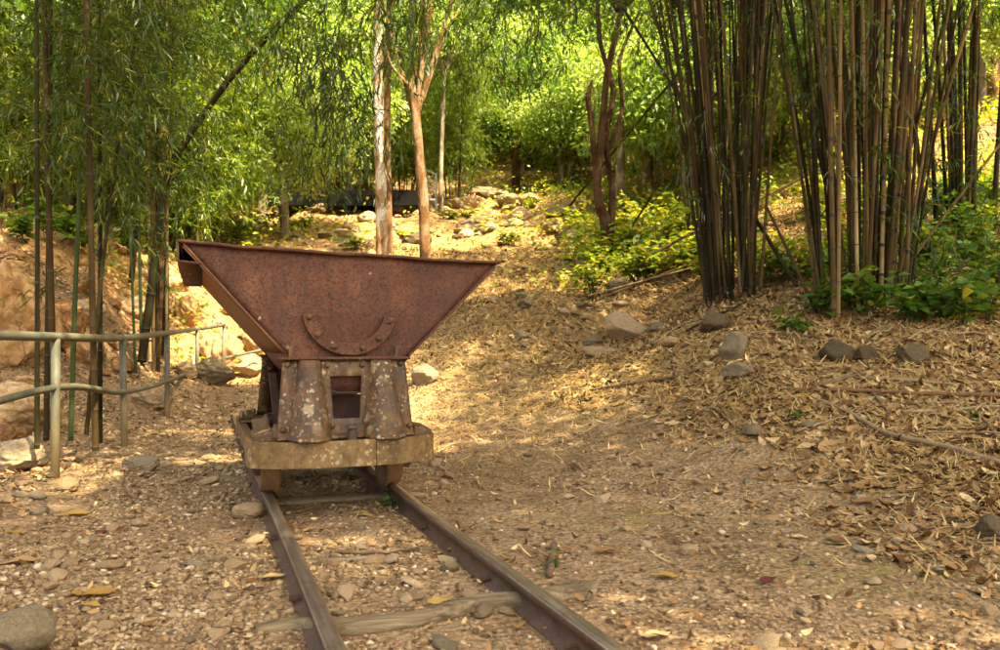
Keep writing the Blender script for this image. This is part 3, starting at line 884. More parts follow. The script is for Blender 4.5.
# ------------------------------------------------------------------ handrail
HR = empty('metal_handrail', on_ground(-2.63, 4.5))
tag(HR, 'weathered grey green metal pipe handrail along the path edge', 'handrail')
hp = [(-230,3.25,575,.0),(-95,3.75,520,.0),(55,4.5,475,0),(125,5.9,447,0),(167,7.7,415,0),(197,9.9,385,0),(222,11.2,371,0)]
tops = [(-230,328),(-95,332),(55,337),(122,338),(167,333),(197,329),(224,325)]
mids = [(-230,470),(-95,430),(55,388),(124,392),(168,381),(197,369),(222,359)]
off = Vector(HR.location)
tp = [at(t[0], t[1], h[1]) - off for t, h in zip(tops, hp)]
mp_ = [at(t[0], t[1], h[1]) - off for t, h in zip(mids, hp)]
V, Q = tube_np(smooth_path(tp, 90), .027, 12); link('top_rail', np_mesh('top_rail', V, Q, smooth=True), M['pipe'], HR)
far_m = at(262, 350, 11.9) - off
V, Q = tube_np(smooth_path(mp_ + [far_m], 90), .022, 12); link('lower_rail', np_mesh('lower_rail', V, Q, smooth=True), M['pipe'], HR)
for i, h in enumerate(hp):
    b = Vector(((h[0]-500)/F*h[1], h[1], 0)); b.z = h1(b.x, b.y)-.15
    t_ = tp[i] + off
    base = Vector((b.x, b.y, b.z)) - off; top = Vector((t_.x + (.004 if i else 0), t_.y, t_.z-.01)) - off
    V, Q = tube_np([base, base.lerp(top, .5), top], .025, 12)
    link('post', np_mesh('post', V, Q, smooth=True), M['pipe'], HR)

# ------------------------------------------------------------------ stones
def rock_mesh(name, seed, sub=3, rough=.35, cuts=5, flat=.75):
    rg = random.Random(seed)
    bm = bmesh.new(); bmesh.ops.create_icosphere(bm, subdivisions=sub, radius=1.0)
    pl = []
    for i in range(cuts+3):
        v = Vector((rg.gauss(0,1), rg.gauss(0,1), rg.gauss(0,1))).normalized(); pl.append((v, rg.uniform(.55, .88)))
    o = Vector((rg.random()*50, rg.random()*50, rg.random()*50))
    for v in bm.verts:
        c = v.co.copy()
        for (n, d) in pl:
            t = c.dot(n)
            if t > d: c -= n*(t-d)*.93
        r = 1 + rough*.45*mnoise.fractal(c*1.3+o, 1.0, 2.0, 4) + rough*.15*mnoise.fractal(c*5+o, 1.0, 2.0, 3)
        c *= r; c.z *= flat; v.co = c
    return bm_mesh(name, bm, sub >= 4)

def rock_mesh2(name, seed):
    rg = random.Random(seed); bm = bmesh.new(); bmesh.ops.create_icosphere(bm, subdivisions=5, radius=1.0)
    o = Vector((rg.random()*50, rg.random()*50, rg.random()*50)); pl = []
    for i in range(14):
        v = Vector((rg.gauss(0,1), rg.gauss(0,1), rg.gauss(0,1))).normalized(); pl.append((v, rg.uniform(.5, .9)))
    for v in bm.verts:
        c = v.co.copy()
        for (n, d) in pl:
            t = c.dot(n)
            if t > d: c -= n*(t-d)*.95
        r = 1 + .30*(mnoise.ridged_multi_fractal(c*1.1+o, 1.0, 2.1, 5, 1.0, 2.0)-1.0)*.5 + .10*mnoise.fractal(c*6+o, 1.0, 2.0, 4)
        v.co = c*r
    return bm_mesh(name, bm, True)

def rock(px, py, wpx, hpx, mat, label, seed, name='rock', cat='rock', group=None, sub=4, sink=.25, depth_y=None, rough=.35):
    g = gnd(px, py+hpx*.45) if depth_y is None else at(px, py+hpx*.45, depth_y)
    sx = wpx*.5*g.y/F*1.12; sz = hpx*.5*g.y/F*1.25
    o = link(name, rock_mesh2(name, seed) if name == 'boulder' else rock_mesh(name, seed, sub, rough, flat=1.0), mat)
    if name == 'boulder': sink += .12; wpx *= 1.15
    o.scale = (sx, (sx+sz)*.5, sz)
    o.location = (g.x, g.y + .2*sx, g.z + sz*(1-sink*1.2))
    o.rotation_euler = (0, 0, random.Random(seed).uniform(-.5, .5))
    return tag(o, label, cat, group)

rock(735,348,29,26,M['stone_grey'],'rounded grey-brown boulder standing on the littered bank below the bamboo',11)
rock(622,328,44,26,M['stone_tan'],'angular tan rock slab lying on the littered slope',12)
rock(715,323,32,20,M['stone_dark'],'dark rock beside the rounded grey boulder',13)
rock(838,349,30,26,M['stone_dark'],'dark mossy rock at the foot of the tall bamboo clump',14, sink=.5)
rock(622,289,28,18,M['stone_dark'],'dark rock behind the low green plant on the slope',15)
rock(740,372,30,14,M['stone_grey'],'low flat grey stone just below the rounded boulder',16, sub=3)
rock(753,433,20,12,M['stone_grey'],'small blue-grey stone at the foot of the bank',17, sub=3)
rock(600,352,30,12,M['stone_tan'],'flat pale stone in dry straw on the slope',18, sub=3)
rock(425,376,26,20,M['stone_grey'],'grey stone beside the wagon against the slope',19, sub=3)
rock(672,343,18,10,M['stone_tan'],'small tan stone between the slab and the boulder',20, sub=3)
rock(12,636,80,44,M['stone_grey'],'large grey lichen-marked rock in the gravel at the path edge',21, sink=.15)
rock(248,511,29,17,M['stone_tan'],'tan angular stone beside the rail in front of the wagon wheel',22, sub=3)
rock(993,530,22,24,M['stone_dark'],'dark brown rock at the edge of the littered bank',23, sub=3)
rock(915,352,34,22,M['stone_dark'],'dark rock among the leafy plants under the bamboo',24, sub=3, sink=.6)
rock(865,352,22,18,M['stone_dark'],'small dark rock next to the mossy bamboo rock',25, sub=3, sink=.55)
rock(810,425,18,9,M['stone_grey'],'small grey stone under the crooked dead branch',26, sub=3)
# left bank boulders beyond the handrail
rock(2,318,74,92,M['stone_red'],'big pale weathered sandstone boulder on the bank beyond the handrail',31, cat='boulder', name='boulder', sink=.2, rough=.5)
rock(62,318,46,60,M['stone_red'],'red-brown boulder between the green culms beyond the handrail',32, cat='boulder', name='boulder', sink=.2, rough=.5)
rock(18,400,70,60,M['stone_red'],'sloping reddish boulder low on the bank beyond the handrail',33, cat='boulder', name='boulder', sink=.3, rough=.5)
rock(15,455,64,34,M['stone_grey'],'grey flat rock at the foot of the red boulders',34, cat='boulder', name='boulder', sink=.3)
rock(88,345,40,40,M['stone_red'],'reddish boulder seen between handrail and thick culms',35, cat='boulder', name='boulder', sink=.3, rough=.5)
rock(222,352,40,44,M['stone_tan'],'brown boulder behind the far handrail post',36, cat='boulder', name='boulder', sink=.2, rough=.5)
rock(212,372,42,26,M['stone_grey'],'smooth grey boulder at the far end of the handrail',37, cat='boulder', name='boulder', sink=.25)
rock(245,366,36,24,M['stone_grey'],'low grey boulder between the handrail end and the wagon',38, cat='boulder', name='boulder', sink=.25)
rock(260,340,28,40,M['stone_red'],'orange boulder at the bank foot behind the wagon hopper',39, cat='boulder', name='boulder', sink=.25, rough=.5)
rock(150,398,36,22,M['stone_tan'],'flat brown rock under the thin bamboo stems by the handrail',40, cat='boulder', name='boulder', sink=.3)
rock(184,370,20,16,M['stone_tan'],'brown rock behind the third handrail post',41, cat='boulder', name='boulder', sink=.3)
rock(185,310,30,30,M['stone_red'],'orange rock high on the sunlit bank beside the brown trunk',42, cat='boulder', name='boulder', sink=.3, rough=.5)
rock(140,462,34,16,M['stone_grey'],'low grey rock at the foot of the second handrail post',43, cat='boulder', name='boulder', sink=.3, sub=3)
rock(68,486,26,13,M['stone_tan'],'orange-tan stone at the foot of the first handrail post',44, cat='rock', sink=.2, sub=3)
# rocks of the gully up the hill
protoR = [rock_mesh('hill_rock', 60+i, 3, .5) for i in range(5)]
for i, m_ in enumerate(protoR): m_.materials.append(M['stone_dark' if i == 1 else 'stone_tan' if i % 2 else 'stone_grey'])
rg = random.Random(5)
for i in range(80):
    px = rg.uniform(290, 575); py = rg.uniform(194, 248)
    g = gnd(px, py); sz = (.08+.34*rg.random()**2)*g.y/18
    o = bpy.data.objects.new('hill_rock', protoR[i % 5]); COL.objects.link(o)
    o.location = (g.x, g.y, g.z + sz*.12); o.scale = (sz*1.3, sz, sz*.75); o.rotation_euler = (0, 0, rg.uniform(0, 6.28))
    tag(o, ('dark jagged rock in the gully behind the wagon' if i % 5 == 1 else 'grey-brown jagged rock in the gully behind the wagon' if i % 5 in (0, 2, 4) else 'tan jagged rock in the gully behind the wagon') if px > 425 else ('dark rock among weeds below the footbridge' if i % 5 == 1 else 'pale rock among weeds below the footbridge'), 'rock', 'rocks in the gully up the hill')

protoQ = [rock_mesh2('bank_rock', 160+i) for i in range(3)]
for m_ in protoQ: m_.materials.append(M['stone_red'])
for i in range(46):
    px = rg.uniform(-20, 268); py = rg.uniform(252, 375 if px > 110 else 465)
    g = gnd(px, py, 4.8)
    if g.x + .25*g.y > -1.75 and g.y < 11: continue
    sz = rg.choice((.05,.07,.10,.14,.20))*rg.uniform(.8, 1.3)
    o = bpy.data.objects.new('bank_rock', protoQ[i % 3]); COL.objects.link(o)
    o.location = (g.x, g.y, g.z + sz*.12); o.scale = (sz*1.35, sz, sz*.85); o.rotation_euler = (rg.uniform(-.3,.3), rg.uniform(-.3,.3), rg.uniform(0, 6.28))
    tag(o, 'orange-brown broken rock in the rough bank beyond the handrail', 'rock', 'broken rocks of the bank beyond the handrail')
for i in range(70):
    px = rg.uniform(425, 660); py = rg.uniform(238, 350)
    g = gnd(px, py); sz = rg.choice((.03,.04,.05,.07,.10))*rg.uniform(.8, 1.3)
    o = bpy.data.objects.new('slope_rock', protoR[i % 5]); COL.objects.link(o)
    o.location = (g.x, g.y, g.z + sz*.1); o.scale = (sz*1.5, sz, sz*.7); o.rotation_euler = (rg.uniform(-.2,.2), rg.uniform(-.2,.2), rg.uniform(0, 6.28))
    tag(o, ('dark broken rock' if i % 5 == 1 else 'pale broken rock') + (' half buried in the slope right behind the wagon' if px < 530 else ' half buried in the slope below the twisted tree'), 'rock', 'broken rocks on the straw slope')

# loose stones one can pick out on the path
protoS = [rock_mesh('loose_stone', 80+i, 2, .4, 6, .8) for i in range(8)]
for i, m_ in enumerate(protoS): m_.materials.append(M['stone_tan'] if i % 4 else M['stone_grey'])
def path_sample(rg, ylo, yhi):
    while True:
        y = rg.uniform(ylo, yhi); x = rg.uniform(-.66*y-.1, .66*y+.1)
        l = x*VX + y*VY; s = x*UX+y*UY
        if litter_amount(np.array([x]), np.array([y]))[0] > .25: continue
        if min(abs(l-RAIL_L), abs(l-RAIL_R)) < .06: continue
        if 3.3 < s < 5.2 and abs(l-TC) < .5: continue
        wgt = 1.0 if l < 1.0 else .33
        if rg.random() > wgt: continue
        if x + .25*y < -2.1: continue
        return x, y
for i in range(230):
    x, y = path_sample(rg, 1.72, 5.6)
    sz = rg.choice((.014, .018, .02, .024, .03))*rg.uniform(.8, 1.25)*(.8+.12*y)
    o = bpy.data.objects.new('loose_stone', protoS[rg.randrange(8)]); COL.objects.link(o)
    o.location = (x, y, h1(x, y) + sz*.35); o.scale = (sz*rg.uniform(1, 1.5), sz, sz*rg.uniform(.6, .9)); o.rotation_euler = (rg.uniform(-.3, .3), rg.uniform(-.3, .3), rg.uniform(0, 6.28))
    near = (x*VX + y*VY); hue = 'grey' if o.data in protoS[::4] else 'tan'
    where = 'between the two rails' if RAIL_L < near < RAIL_R else 'on the gravel between handrail and track' if near < RAIL_L else 'on the bare dirt between track and littered bank'
    tag(o, 'small %s angular stone lying loose %s' % (hue, where), 'stone', 'loose stones on the path')

# gravel too small to pick apart
# the 12-vertex icosahedron (20 faces)
ph = (1+5**.5)/2
ICO_V = unit(np.array([(-1,ph,0),(1,ph,0),(-1,-ph,0),(1,-ph,0),(0,-1,ph),(0,1,ph),(0,-1,-ph),(0,1,-ph),(ph,0,-1),(ph,0,1),(-ph,0,-1),(-ph,0,1)], float))
ICO_F = np.array([(0,11,5),(0,5,1),(0,1,7),(0,7,10),(0,10,11),(1,5,9),(5,11,4),(11,10,2),(10,7,6),(7,1,8),(3,9,4),(3,4,2),(3,2,6),(3,6,8),(3,8,9),(4,9,5),(2,4,11),(6,2,10),(8,6,7),(9,8,1)])
def gravel():
    rg_ = np.random.default_rng(21)
    n = 150000
    y = 1.55 + 7.5*rg_.random(n)**1.7
    x = (rg_.random(n)*2-1)*(.68*y+.15)
    l = x*VX + y*VY; s = x*UX+y*UY
    wgt = np.where(l < RAIL_R+.1, 1.0, .17)
    wgt = wgt*np.clip(.35 + 1.1*(fbm(x*1.8, y*1.8, 3)+.35), .12, 1)
    wgt = wgt*(1-.85*litter_amount(x, y))
    wgt = np.where(np.minimum(np.abs(l-RAIL_L), np.abs(l-RAIL_R)) < .04, 0, wgt)
    k = rg_.random(n) < wgt
    x, y = x[k], y[k]; n = len(x)
    sz = (.0026 + .0078*rg_.random(n)**3.2)*(.75+.17*y)
    z = H(x, y)
    a = rg_.random(n)*6.28
    S = np.stack([sz*rg_.uniform(.9, 1.7, n), sz, sz*rg_.uniform(.5, .9, n)], -1)
    tn = np.clip(rg_.normal(.5, .24, n), 0, 1)
    OV = np.array([(1,0,0),(-1,0,0),(0,1,0),(0,-1,0),(0,0,1),(0,0,-1)], float)*1.15
    OF = np.array([(0,2,4),(2,1,4),(1,3,4),(3,0,4),(2,0,5),(1,2,5),(3,1,5),(0,3,5)])
    big = sz*1.0/y > .0021
    Vs, Fs, Ts, off_ = [], [], [], 0
    for sel, BV, BF in ((big, ICO_V, ICO_F), (~big, OV, OF)):
        m = int(sel.sum()); nv = len(BV)
        j = np.clip(1+.30*rg_.normal(size=(m, nv)), .55, 1.5)
        V = BV[None]*j[..., None]*S[sel][:, None, :]
        c, s_ = np.cos(a[sel])[:, None], np.sin(a[sel])[:, None]
        X = V[..., 0]*c - V[..., 1]*s_ + x[sel][:, None]; Y = V[..., 0]*s_ + V[..., 1]*c + y[sel][:, None]
        Z = V[..., 2] + (z[sel] + S[sel][:, 2]*.35)[:, None]
        Vs.append(np.stack([X, Y, Z], -1).reshape(-1, 3)); Fs.append((BF[None] + (np.arange(m)*nv)[:, None, None]).reshape(-1, 3) + off_)
        Ts.append(np.repeat(tn[sel], len(BF))); off_ += m*nv
    return np_mesh('gravel', np.vstack(Vs), np.vstack(Fs), tone=np.concatenate(Ts))
tag(link('gravel', gravel(), M['pebble']), 'pale stony gravel strewn along the track and path', 'gravel', kind='stuff')

# ------------------------------------------------------------------ leaf litter and straw
def terrain_n(x, y):
    e = .06
    zx = (H(x+e, y)-H(x-e, y))/(2*e); zy = (H(x, y+e)-H(x, y-e))/(2*e)
    return unit(np.stack([-zx, -zy, np.ones_like(zx)], -1))
def scatter_xy(rg_, n, ylo, yhi, wfun, pw=1.5):
    y = ylo + (yhi-ylo)*rg_.random(n)**pw
    x = (rg_.random(n)*2-1)*(.70*y+.4)
    k = rg_.random(n) < wfun(x, y)
    return x[k], y[k]
def flat_leaves(x, y, rg_, ll, ratio, lift=.012, tilt=.32, rows=((-.5,.3,1),(-.18,1,.1),(.15,.9,0),(.5,.12,1))):
    """small curled blades lying on the ground; rows = (position along, width, share of the curl)"""
    n = len(x); nrm = unit(terrain_n(x, y) + rg_.normal(0, tilt, (n, 3)))
    r = unit(rg_.normal(size=(n, 3))); d = unit(r - nrm*(r*nrm).sum(1)[:, None])
    side = np.cross(nrm, d); W = ll*ratio
    P = np.stack([x, y, H(x, y) + lift*rg_.random(n) + .003], -1)
    curl = np.abs(rg_.normal(0, .16, n))*ll; vs_ = []
    for (f, w_, c_) in rows:
        m = P + d*(ll*f)[:, None] + nrm*(curl*c_)[:, None]
        vs_ += [m + side*(W*.5*w_)[:, None], m - side*(W*.5*w_)[:, None]]
    k = len(vs_); V = np.stack(vs_, 1).reshape(-1, 3); i = np.arange(n)*k
    Q = np.stack([np.stack([i+2*q, i+2*q+1, i+2*q+3, i+2*q+2], -1) for q in range(len(rows)-1)], 1).reshape(-1, 4)
    return V, Q
rl = np.random.default_rng(31)
x, y = scatter_xy(rl, 170000, 2.2, 15, lambda x, y: litter_amount(x, y)*(.6+.4*sstep(-.3, .3, fbm(x*1.5+4, y*1.5, 3))), 1.25)
ll = (.02+.085*rl.random(len(x))**1.6)*(.85+.02*y)
V, Q = flat_leaves(x, y, rl, ll, .42)
print('litter', len(x))
tag(link('leaf_litter', np_mesh('leaf_litter', V, Q, tone=np.repeat(np.clip(rl.normal(.5, .25, len(x)), 0, 1), 3)), M['litter']), 'brown dry leaf litter covering the bank under the bamboo', 'leaf litter', kind='stuff')
def straw_w(x, y):
    a = litter_amount(x, y)
    b = np.exp(-(((x-.2)/1.6)**2 + ((y-8.8)/2.6)**2))        # the straw-covered slope behind the wagon
    return np.clip(.7*a + b, 0, 1)
x, y = scatter_xy(rl, 130000, 2.4, 15, straw_w, 1.2)
ll = rl.uniform(.05, .16, len(x))*(.85+.03*y)
V, Q = flat_leaves(x, y, rl, ll, .055, .02, .22, ((-.5,.4,.6),(.05,1,0),(.5,.2,.7)))
tag(link('straw_litter', np_mesh('straw_litter', V, Q, tone=np.repeat(np.clip(rl.normal(.55, .22, len(x)), 0, 1), 2)), M['straw']), 'yellow dry straw and bamboo leaves matted over the slope', 'straw', kind='stuff')
# thin scatter of crumbs over the path and the far hill
x, y = scatter_xy(rl, 60000, 1.6, 30, lambda x, y: np.where(y < 6.5, np.where(x+.25*y < -1.5, .8, .12), .85)*(1-.7*litter_amount(x, y)), 1.5)
ll = np.where(y < 7.5, rl.uniform(.012, .05, len(x)), rl.uniform(.03, .08, len(x))*(.5+.05*y))
V, Q = flat_leaves(x, y, rl, ll, .4, .02, .4)
tag(link('scattered_litter', np_mesh('scattered_litter', V, Q, tone=np.repeat(np.clip(rl.normal(.55, .28, len(x)), 0, 1), 3)), M['litter']), 'thin scatter of dry leaf scraps over path and hillside', 'leaf litter', kind='stuff')

# single fallen leaves
def fallen_leaf_mesh(seed, mat, tone):
    rg_ = random.Random(seed); n = 7; V = []; Qs = []
    cu = rg_.uniform(-.05, .3); cp = rg_.uniform(.03, .3); tw = rg_.uniform(-.5, .5)
    for i in range(n):
        t = i/(n-1); wd = .30*math.sin(math.pi*min(1, t*.93+.035))**.8*(1.1-.35*t)
        for k in (-1, -.5, 0, .5, 1):
            X = t-.5; Yy = k*wd; Z = cu*(X*X)*1.2 + cp*abs(k)**1.6*wd + tw*X*Yy + .03*math.sin(9*t+3*k)
            V.append((X, Yy, Z))
    for i in range(n-1):
        for k in range(4): Qs.append((i*5+k, i*5+k+1, (i+1)*5+k+1, (i+1)*5+k))
    me = np_mesh('fallen_leaf', V, Qs, smooth=True, tone=np.full(len(Qs), tone)); me.materials.append(mat); return me
protoB = [fallen_leaf_mesh(i, M['leaf_dead'], .2+.1*i) for i in range(8)]
protoY = [fallen_leaf_mesh(20+i, M['leaf_fallen_yellow'], .3*i) for i in range(3)]
protoRd = [fallen_leaf_mesh(30+i, M['leaf_fallen_red'], .4*i) for i in range(2)]
def put_leaf(me, x, y, size, label, group, rz=None, rgx=rg):
    o = bpy.data.objects.new('fallen_leaf', me); COL.objects.link(o)
    o.location = (x, y, h1(x, y) + .012); o.scale = (size, size, size)
    nn = terrain_n(np.array([x]), np.array([y]))[0]
    q = Vector((0, 0, 1)).rotation_difference(Vector(nn)); o.rotation_mode = 'QUATERNION'
    from mathutils import Quaternion
    o.rotation_quaternion = q @ Quaternion((0, 0, 1), rgx.uniform(0, 6.28) if rz is None else rz)
    return tag(o, label, 'leaf', group)
for (px, py, wpx, ky, lab) in ((75,517,28,'Y','pale yellow leaf flat on the path gravel near the wagon'),(110,533,26,'R','dark red leaf on the gravel path'),(95,598,40,'Y','large yellow leaf with a smaller one beside it on the gravel'),
        (92,611,18,'Y','small bright yellow leaf against the large yellow leaf'),(365,518,16,'Y','yellow leaf standing between the rails under the wagon'),(440,606,26,'Y','orange leaf lying beside the log sleeper between the rails'),
        (607,554,26,'B','tan curled leaf on bare dirt beside the track'),(665,581,24,'Y','yellow curled leaf on bare dirt beside the track'),(768,584,20,'R','dark red leaf on bare dirt of the wide path'),
        (20,565,34,'B','brown leaf against the gravel at the path edge'),(272,581,24,'B','brown leaf pressed against the outer rail'),(15,537,22,'Y','yellow brown leaf on the gravel by the handrail'),(832,450,34,'B','broad tan leaf on the bank below the pole'),
        (870,490,36,'B','broad pale brown leaf at the foot of the bank'),(800,540,16,'B','small tan leaf on the dirt near the litter edge'),(655,640,30,'B','pale leaf scrap near the rail on the dirt')):
    g = gnd(px, py)
    me = {'Y': protoY, 'R': protoRd, 'B': protoB}[ky]
    put_leaf(me[(px+py) % len(me)], g.x, g.y, wpx*g.y/F*1.05, lab, 'single fallen leaves on the path', rz=(px % 7)*.13-.3)
cnt = 0
while cnt < 240:
    y = rg.uniform(2.6, 7.5); x = rg.uniform(.3, .68*y)
    if rg.random() > litter_amount(np.array([x]), np.array([y]))[0]: continue
    yl = rg.random() > .93; up_ = y > 5.2
    put_leaf(protoY[rg.randrange(3)] if yl else protoB[rg.randrange(8)], x, y, rg.uniform(.06, .14), ('yellow fallen leaf' if yl else 'dry brown curled leaf') + (' on the litter between boulder and bamboo feet' if up_ else ' on the littered bank below the pole'), 'dry leaves on the littered bank'); cnt += 1

# dead sticks on the littered bank and slope
for i in range(46):
    if i < 30: px, py = rg.uniform(620, 1000), rg.uniform(300, 440)
    else: px, py = rg.uniform(430, 620), rg.uniform(235, 330)
    g = gnd(px, py); a = rg.uniform(-.6, .5) if i % 3 else rg.uniform(0, 3.14); L = rg.uniform(.25, .9)
    d = Vector((math.cos(a), math.sin(a), 0)); pts = []
    for t in (-.5, -.15, .2, .5):
        q = g + d*L*t + Vector((0, rg.uniform(-.03, .03), 0)); pts.append((q.x, q.y, h1(q.x, q.y)+rg.uniform(.012, .03)))
    r = rg.uniform(.005, .012)
    log('dead_stick', pts, [r, r*1.1, r, r*.7], M['twig'] if i % 3 else M['twig_dark'], ('pale' if i % 3 else 'dark') + (' dry stick lying in the leaf litter below the bamboo' if i < 30 else ' dry stick lying on the straw slope behind the wagon'), 'stick', 'dead sticks on the slope', 6, 300+i)

# ------------------------------------------------------------------ bamboo
def culm_path(b, lean, L, sag=0.0, n=30, wob=.025, rgx=rg):
    """b base, lean = horizontal drift at the top (x, y); sag bends the top over along the lean"""
    t = np.linspace(0, 1, n)
    P = np.zeros((n, 3))
    hx, hy = lean
    P[:, 0] = b[0] + hx*(t*.75 + .25*t**2*(1+sag)); P[:, 1] = b[1] + hy*(t*.75 + .25*t**2*(1+sag))
    P[:, 2] = b[2] + L*t - sag*L*.28*t**3
    p1, p2 = rgx.uniform(0, 6), rgx.uniform(0, 6)
    P[:, 0] += wob*np.sin(t*7+p1)*t; P[:, 1] += wob*np.sin(t*6+p2)*t
    return P
def culm_mesh(P, r0, r1, inter, bands, sides=8):
    seg = np.r_[0, np.cumsum(np.linalg.norm(np.diff(P, axis=0), axis=1))]
    tot = seg[-1]; d = -rg.uniform(0, inter)*.3; S = []; R = []; MI = []
    while d < tot:
        ii = inter*(.75+.5*min(1, d/2.0))
        for (f, rr, mi) in ((0, 1.10, 1), (.018, 1.0, bands[0]), (.10, .97, 0), (.90, .97, bands[1]), (.985, 1.0, 1)):
            S.append(d + f*ii); R.append(rr); MI.append(mi)
        d += ii
    S = np.array(S); R = np.array(R); MI = np.array(MI)
    k = (S >= 0) & (S <= tot); S, R, MI = S[k], R[k], MI[k]
    C = np.stack([np.interp(S, seg, P[:, i]) for i in range(3)], -1)
    R = R*np.interp(S, [0, tot], [r0, r1])
    V, Q = tube_np(C, R, sides, cap=False)
    return np_mesh('culm', V, Q, smooth=True, midx=np.repeat(MI[:-1], sides))
CULM_MATS = {'d': 'culm_dark', 'b': 'culm_brown', 't': 'culm_tan', 'g': 'culm_green'}
def clump(name, label, loc, specs, foliage, seed, group='bamboo clumps', leaf='leaf_bamboo', cat='bamboo', flat=False, sides=8):
    """specs: (base xy, lean xy, length, sag, radius, colour); foliage: (zmin fraction, branches per culm, branch length, twigs, leaf length)"""
    root = empty(name, loc); off_ = np.array(loc)
    tag(root, label, cat, group)
    rgn = np.random.default_rng(seed); TB, TD = [], []; br = []
    for (b, lean, L, sag, r, c) in specs:
        base = (b[0], b[1], -.45) if flat else (b[0], b[1], h1(b[0], b[1])-.06)
        P = culm_path(base, lean, L, sag) - off_
        bands = (0, 1) if c == 't' and rg.random() < .5 else (0, 0) if c == 'g' else (0, 0)
        link('culm', culm_mesh(P, r, r*.35, .30+.1*rg.random(), bands, sides), [M[CULM_MATS[c]], M['node_dark'], M['node_pale']], root)
        if foliage:
            z0, nb, bl, tw, ll_ = foliage
            t = z0 + (1-z0)*rgn.random(nb)
            bp = np.stack([np.interp(t, np.linspace(0, 1, len(P)), P[:, i]) for i in range(3)], -1)
            az = rgn.random(nb)*2*np.pi
            bd = unit(np.stack([np.cos(az), np.sin(az), rgn.uniform(-.15, .75, nb)], -1))
            bL = bl*rgn.uniform(.35, 1.1, nb)
            for q in range(tw):
                u = (q+.5+rgn.uniform(-.3, .3, nb))/tw
                pos = bp + bd*(bL*u)[:, None]; pos[:, 2] -= .45*bL*u**2
                d = unit(bd*.6 + rgn.normal(0, .6, (nb, 3)) + np.array([0, 0, -.25]))
                TB.append(pos); TD.append(d)
            for i in range(0, nb, 2):
                u = np.linspace(0, 1, 5)[:, None]
                pp = bp[i] + bd[i]*bL[i]*u; pp[:, 2] -= .45*bL[i]*u[:, 0]**2
                br.append(tube_np(pp, np.linspace(.005, .0015, 5), 3, cap=False))
    if foliage:
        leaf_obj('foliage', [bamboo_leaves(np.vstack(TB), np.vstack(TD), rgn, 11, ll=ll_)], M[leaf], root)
        V, Q = join_vq(br); link('branches', np_mesh('branches', V, Q), M['culm_green'], root)['kind'] = 'stuff'
    return root

def gxy(px, py): g = gnd(px, py); return (g.x, g.y)
def lean_to(b, px, py, L, y=None):
    """lean so that the culm passes the line of sight (px,py): used with measured culms"""
    yy = b[1] if y is None else y
    z = EYE+(HOR-py)/F*yy; x = (px-500)/F*yy; zb = h1(b[0], b[1])
    k = L/max(.2, z-zb)
    return ((x-b[0])*k*.93, (yy-b[1])*k*.93)

def random_clump(cx, cy, n, spread, L, r, cols, out, seed, leanbias=(0, 0)):
    rgx = random.Random(seed); S = []
    for i in range(n):
        a = rgx.uniform(0, 6.283); q = spread*math.sqrt(rgx.random())
        x, y = cx + q*math.cos(a), cy + q*math.sin(a)*.8
        l = L*rgx.uniform(.75, 1.1)
        S.append(((x, y), (out*q/spread*math.cos(a)*l + leanbias[0]*l + rgx.gauss(0, .038)*l, out*q/spread*math.sin(a)*l + leanbias[1]*l + rgx.gauss(0, .035)*l), l, rgx.uniform(0, .5), r*rgx.uniform(.7, 1.2), rgx.choice(cols)))
    return S

# clump at the bank edge: dense fan of dark culms
c1 = gxy(732, 302)
S = random_clump(c1[0]+.02, c1[1], 46, .29, 9.0, .0175, 'ddddbbt', .11, 101, (-.02, 0))
for (bx, tx, ty) in ((716,655,0),(722,668,0),(726,690,0),(745,778,0),(750,760,60),(735,640,30),(742,715,0),(752,735,0)):
    b = gxy(bx, 301); l = 8.5; S.append((b, lean_to(b, tx, ty, l), l, .1, .023, 'd' if bx % 2 else 'b'))
R1 = clump('bamboo_clump', 'fan-shaped clump of dark brown bamboo culms behind the rounded grey boulder', (c1[0], c1[1], h1(*c1)), S, (.7, 6, 1.6, 6, (.09, .15)), 41)
# big clump with pale foot culms
c2 = gxy(868, 312)
S = random_clump(c2[0]+.08, c2[1]+.25, 44, .42, 9.5, .019, 'ddddbbt', .13, 102)
for (bx, by, tx, ty, c) in ((834,325,828,60,'t'),(838,330,842,0,'t'),(858,315,850,0,'t'),(868,308,872,0,'d'),(880,312,892,0,'t'),(886,308,899,60,'t'),(900,298,907,100,'t'),(908,295,925,0,'b'),(850,300,770,0,'d'),(846,302,802,0,'d'),(875,300,965,0,'d'),(890,300,990,20,'b'),(842,303,812,0,'b'),(862,306,832,0,'d'),(870,300,880,0,'b')):
    b = gxy(bx, by); l = 9.0; S.append((b, lean_to(b, tx, ty, l), l, rg.uniform(0, .5), .022*rg.uniform(.75, 1.15), c))
R2 = clump('bamboo_clump', 'tall dense bamboo clump with pale tan culm feet rising above green plants', (c2[0], c2[1], h1(*c2)), S, (.72, 5, 1.6, 6, (.09, .15)), 42)
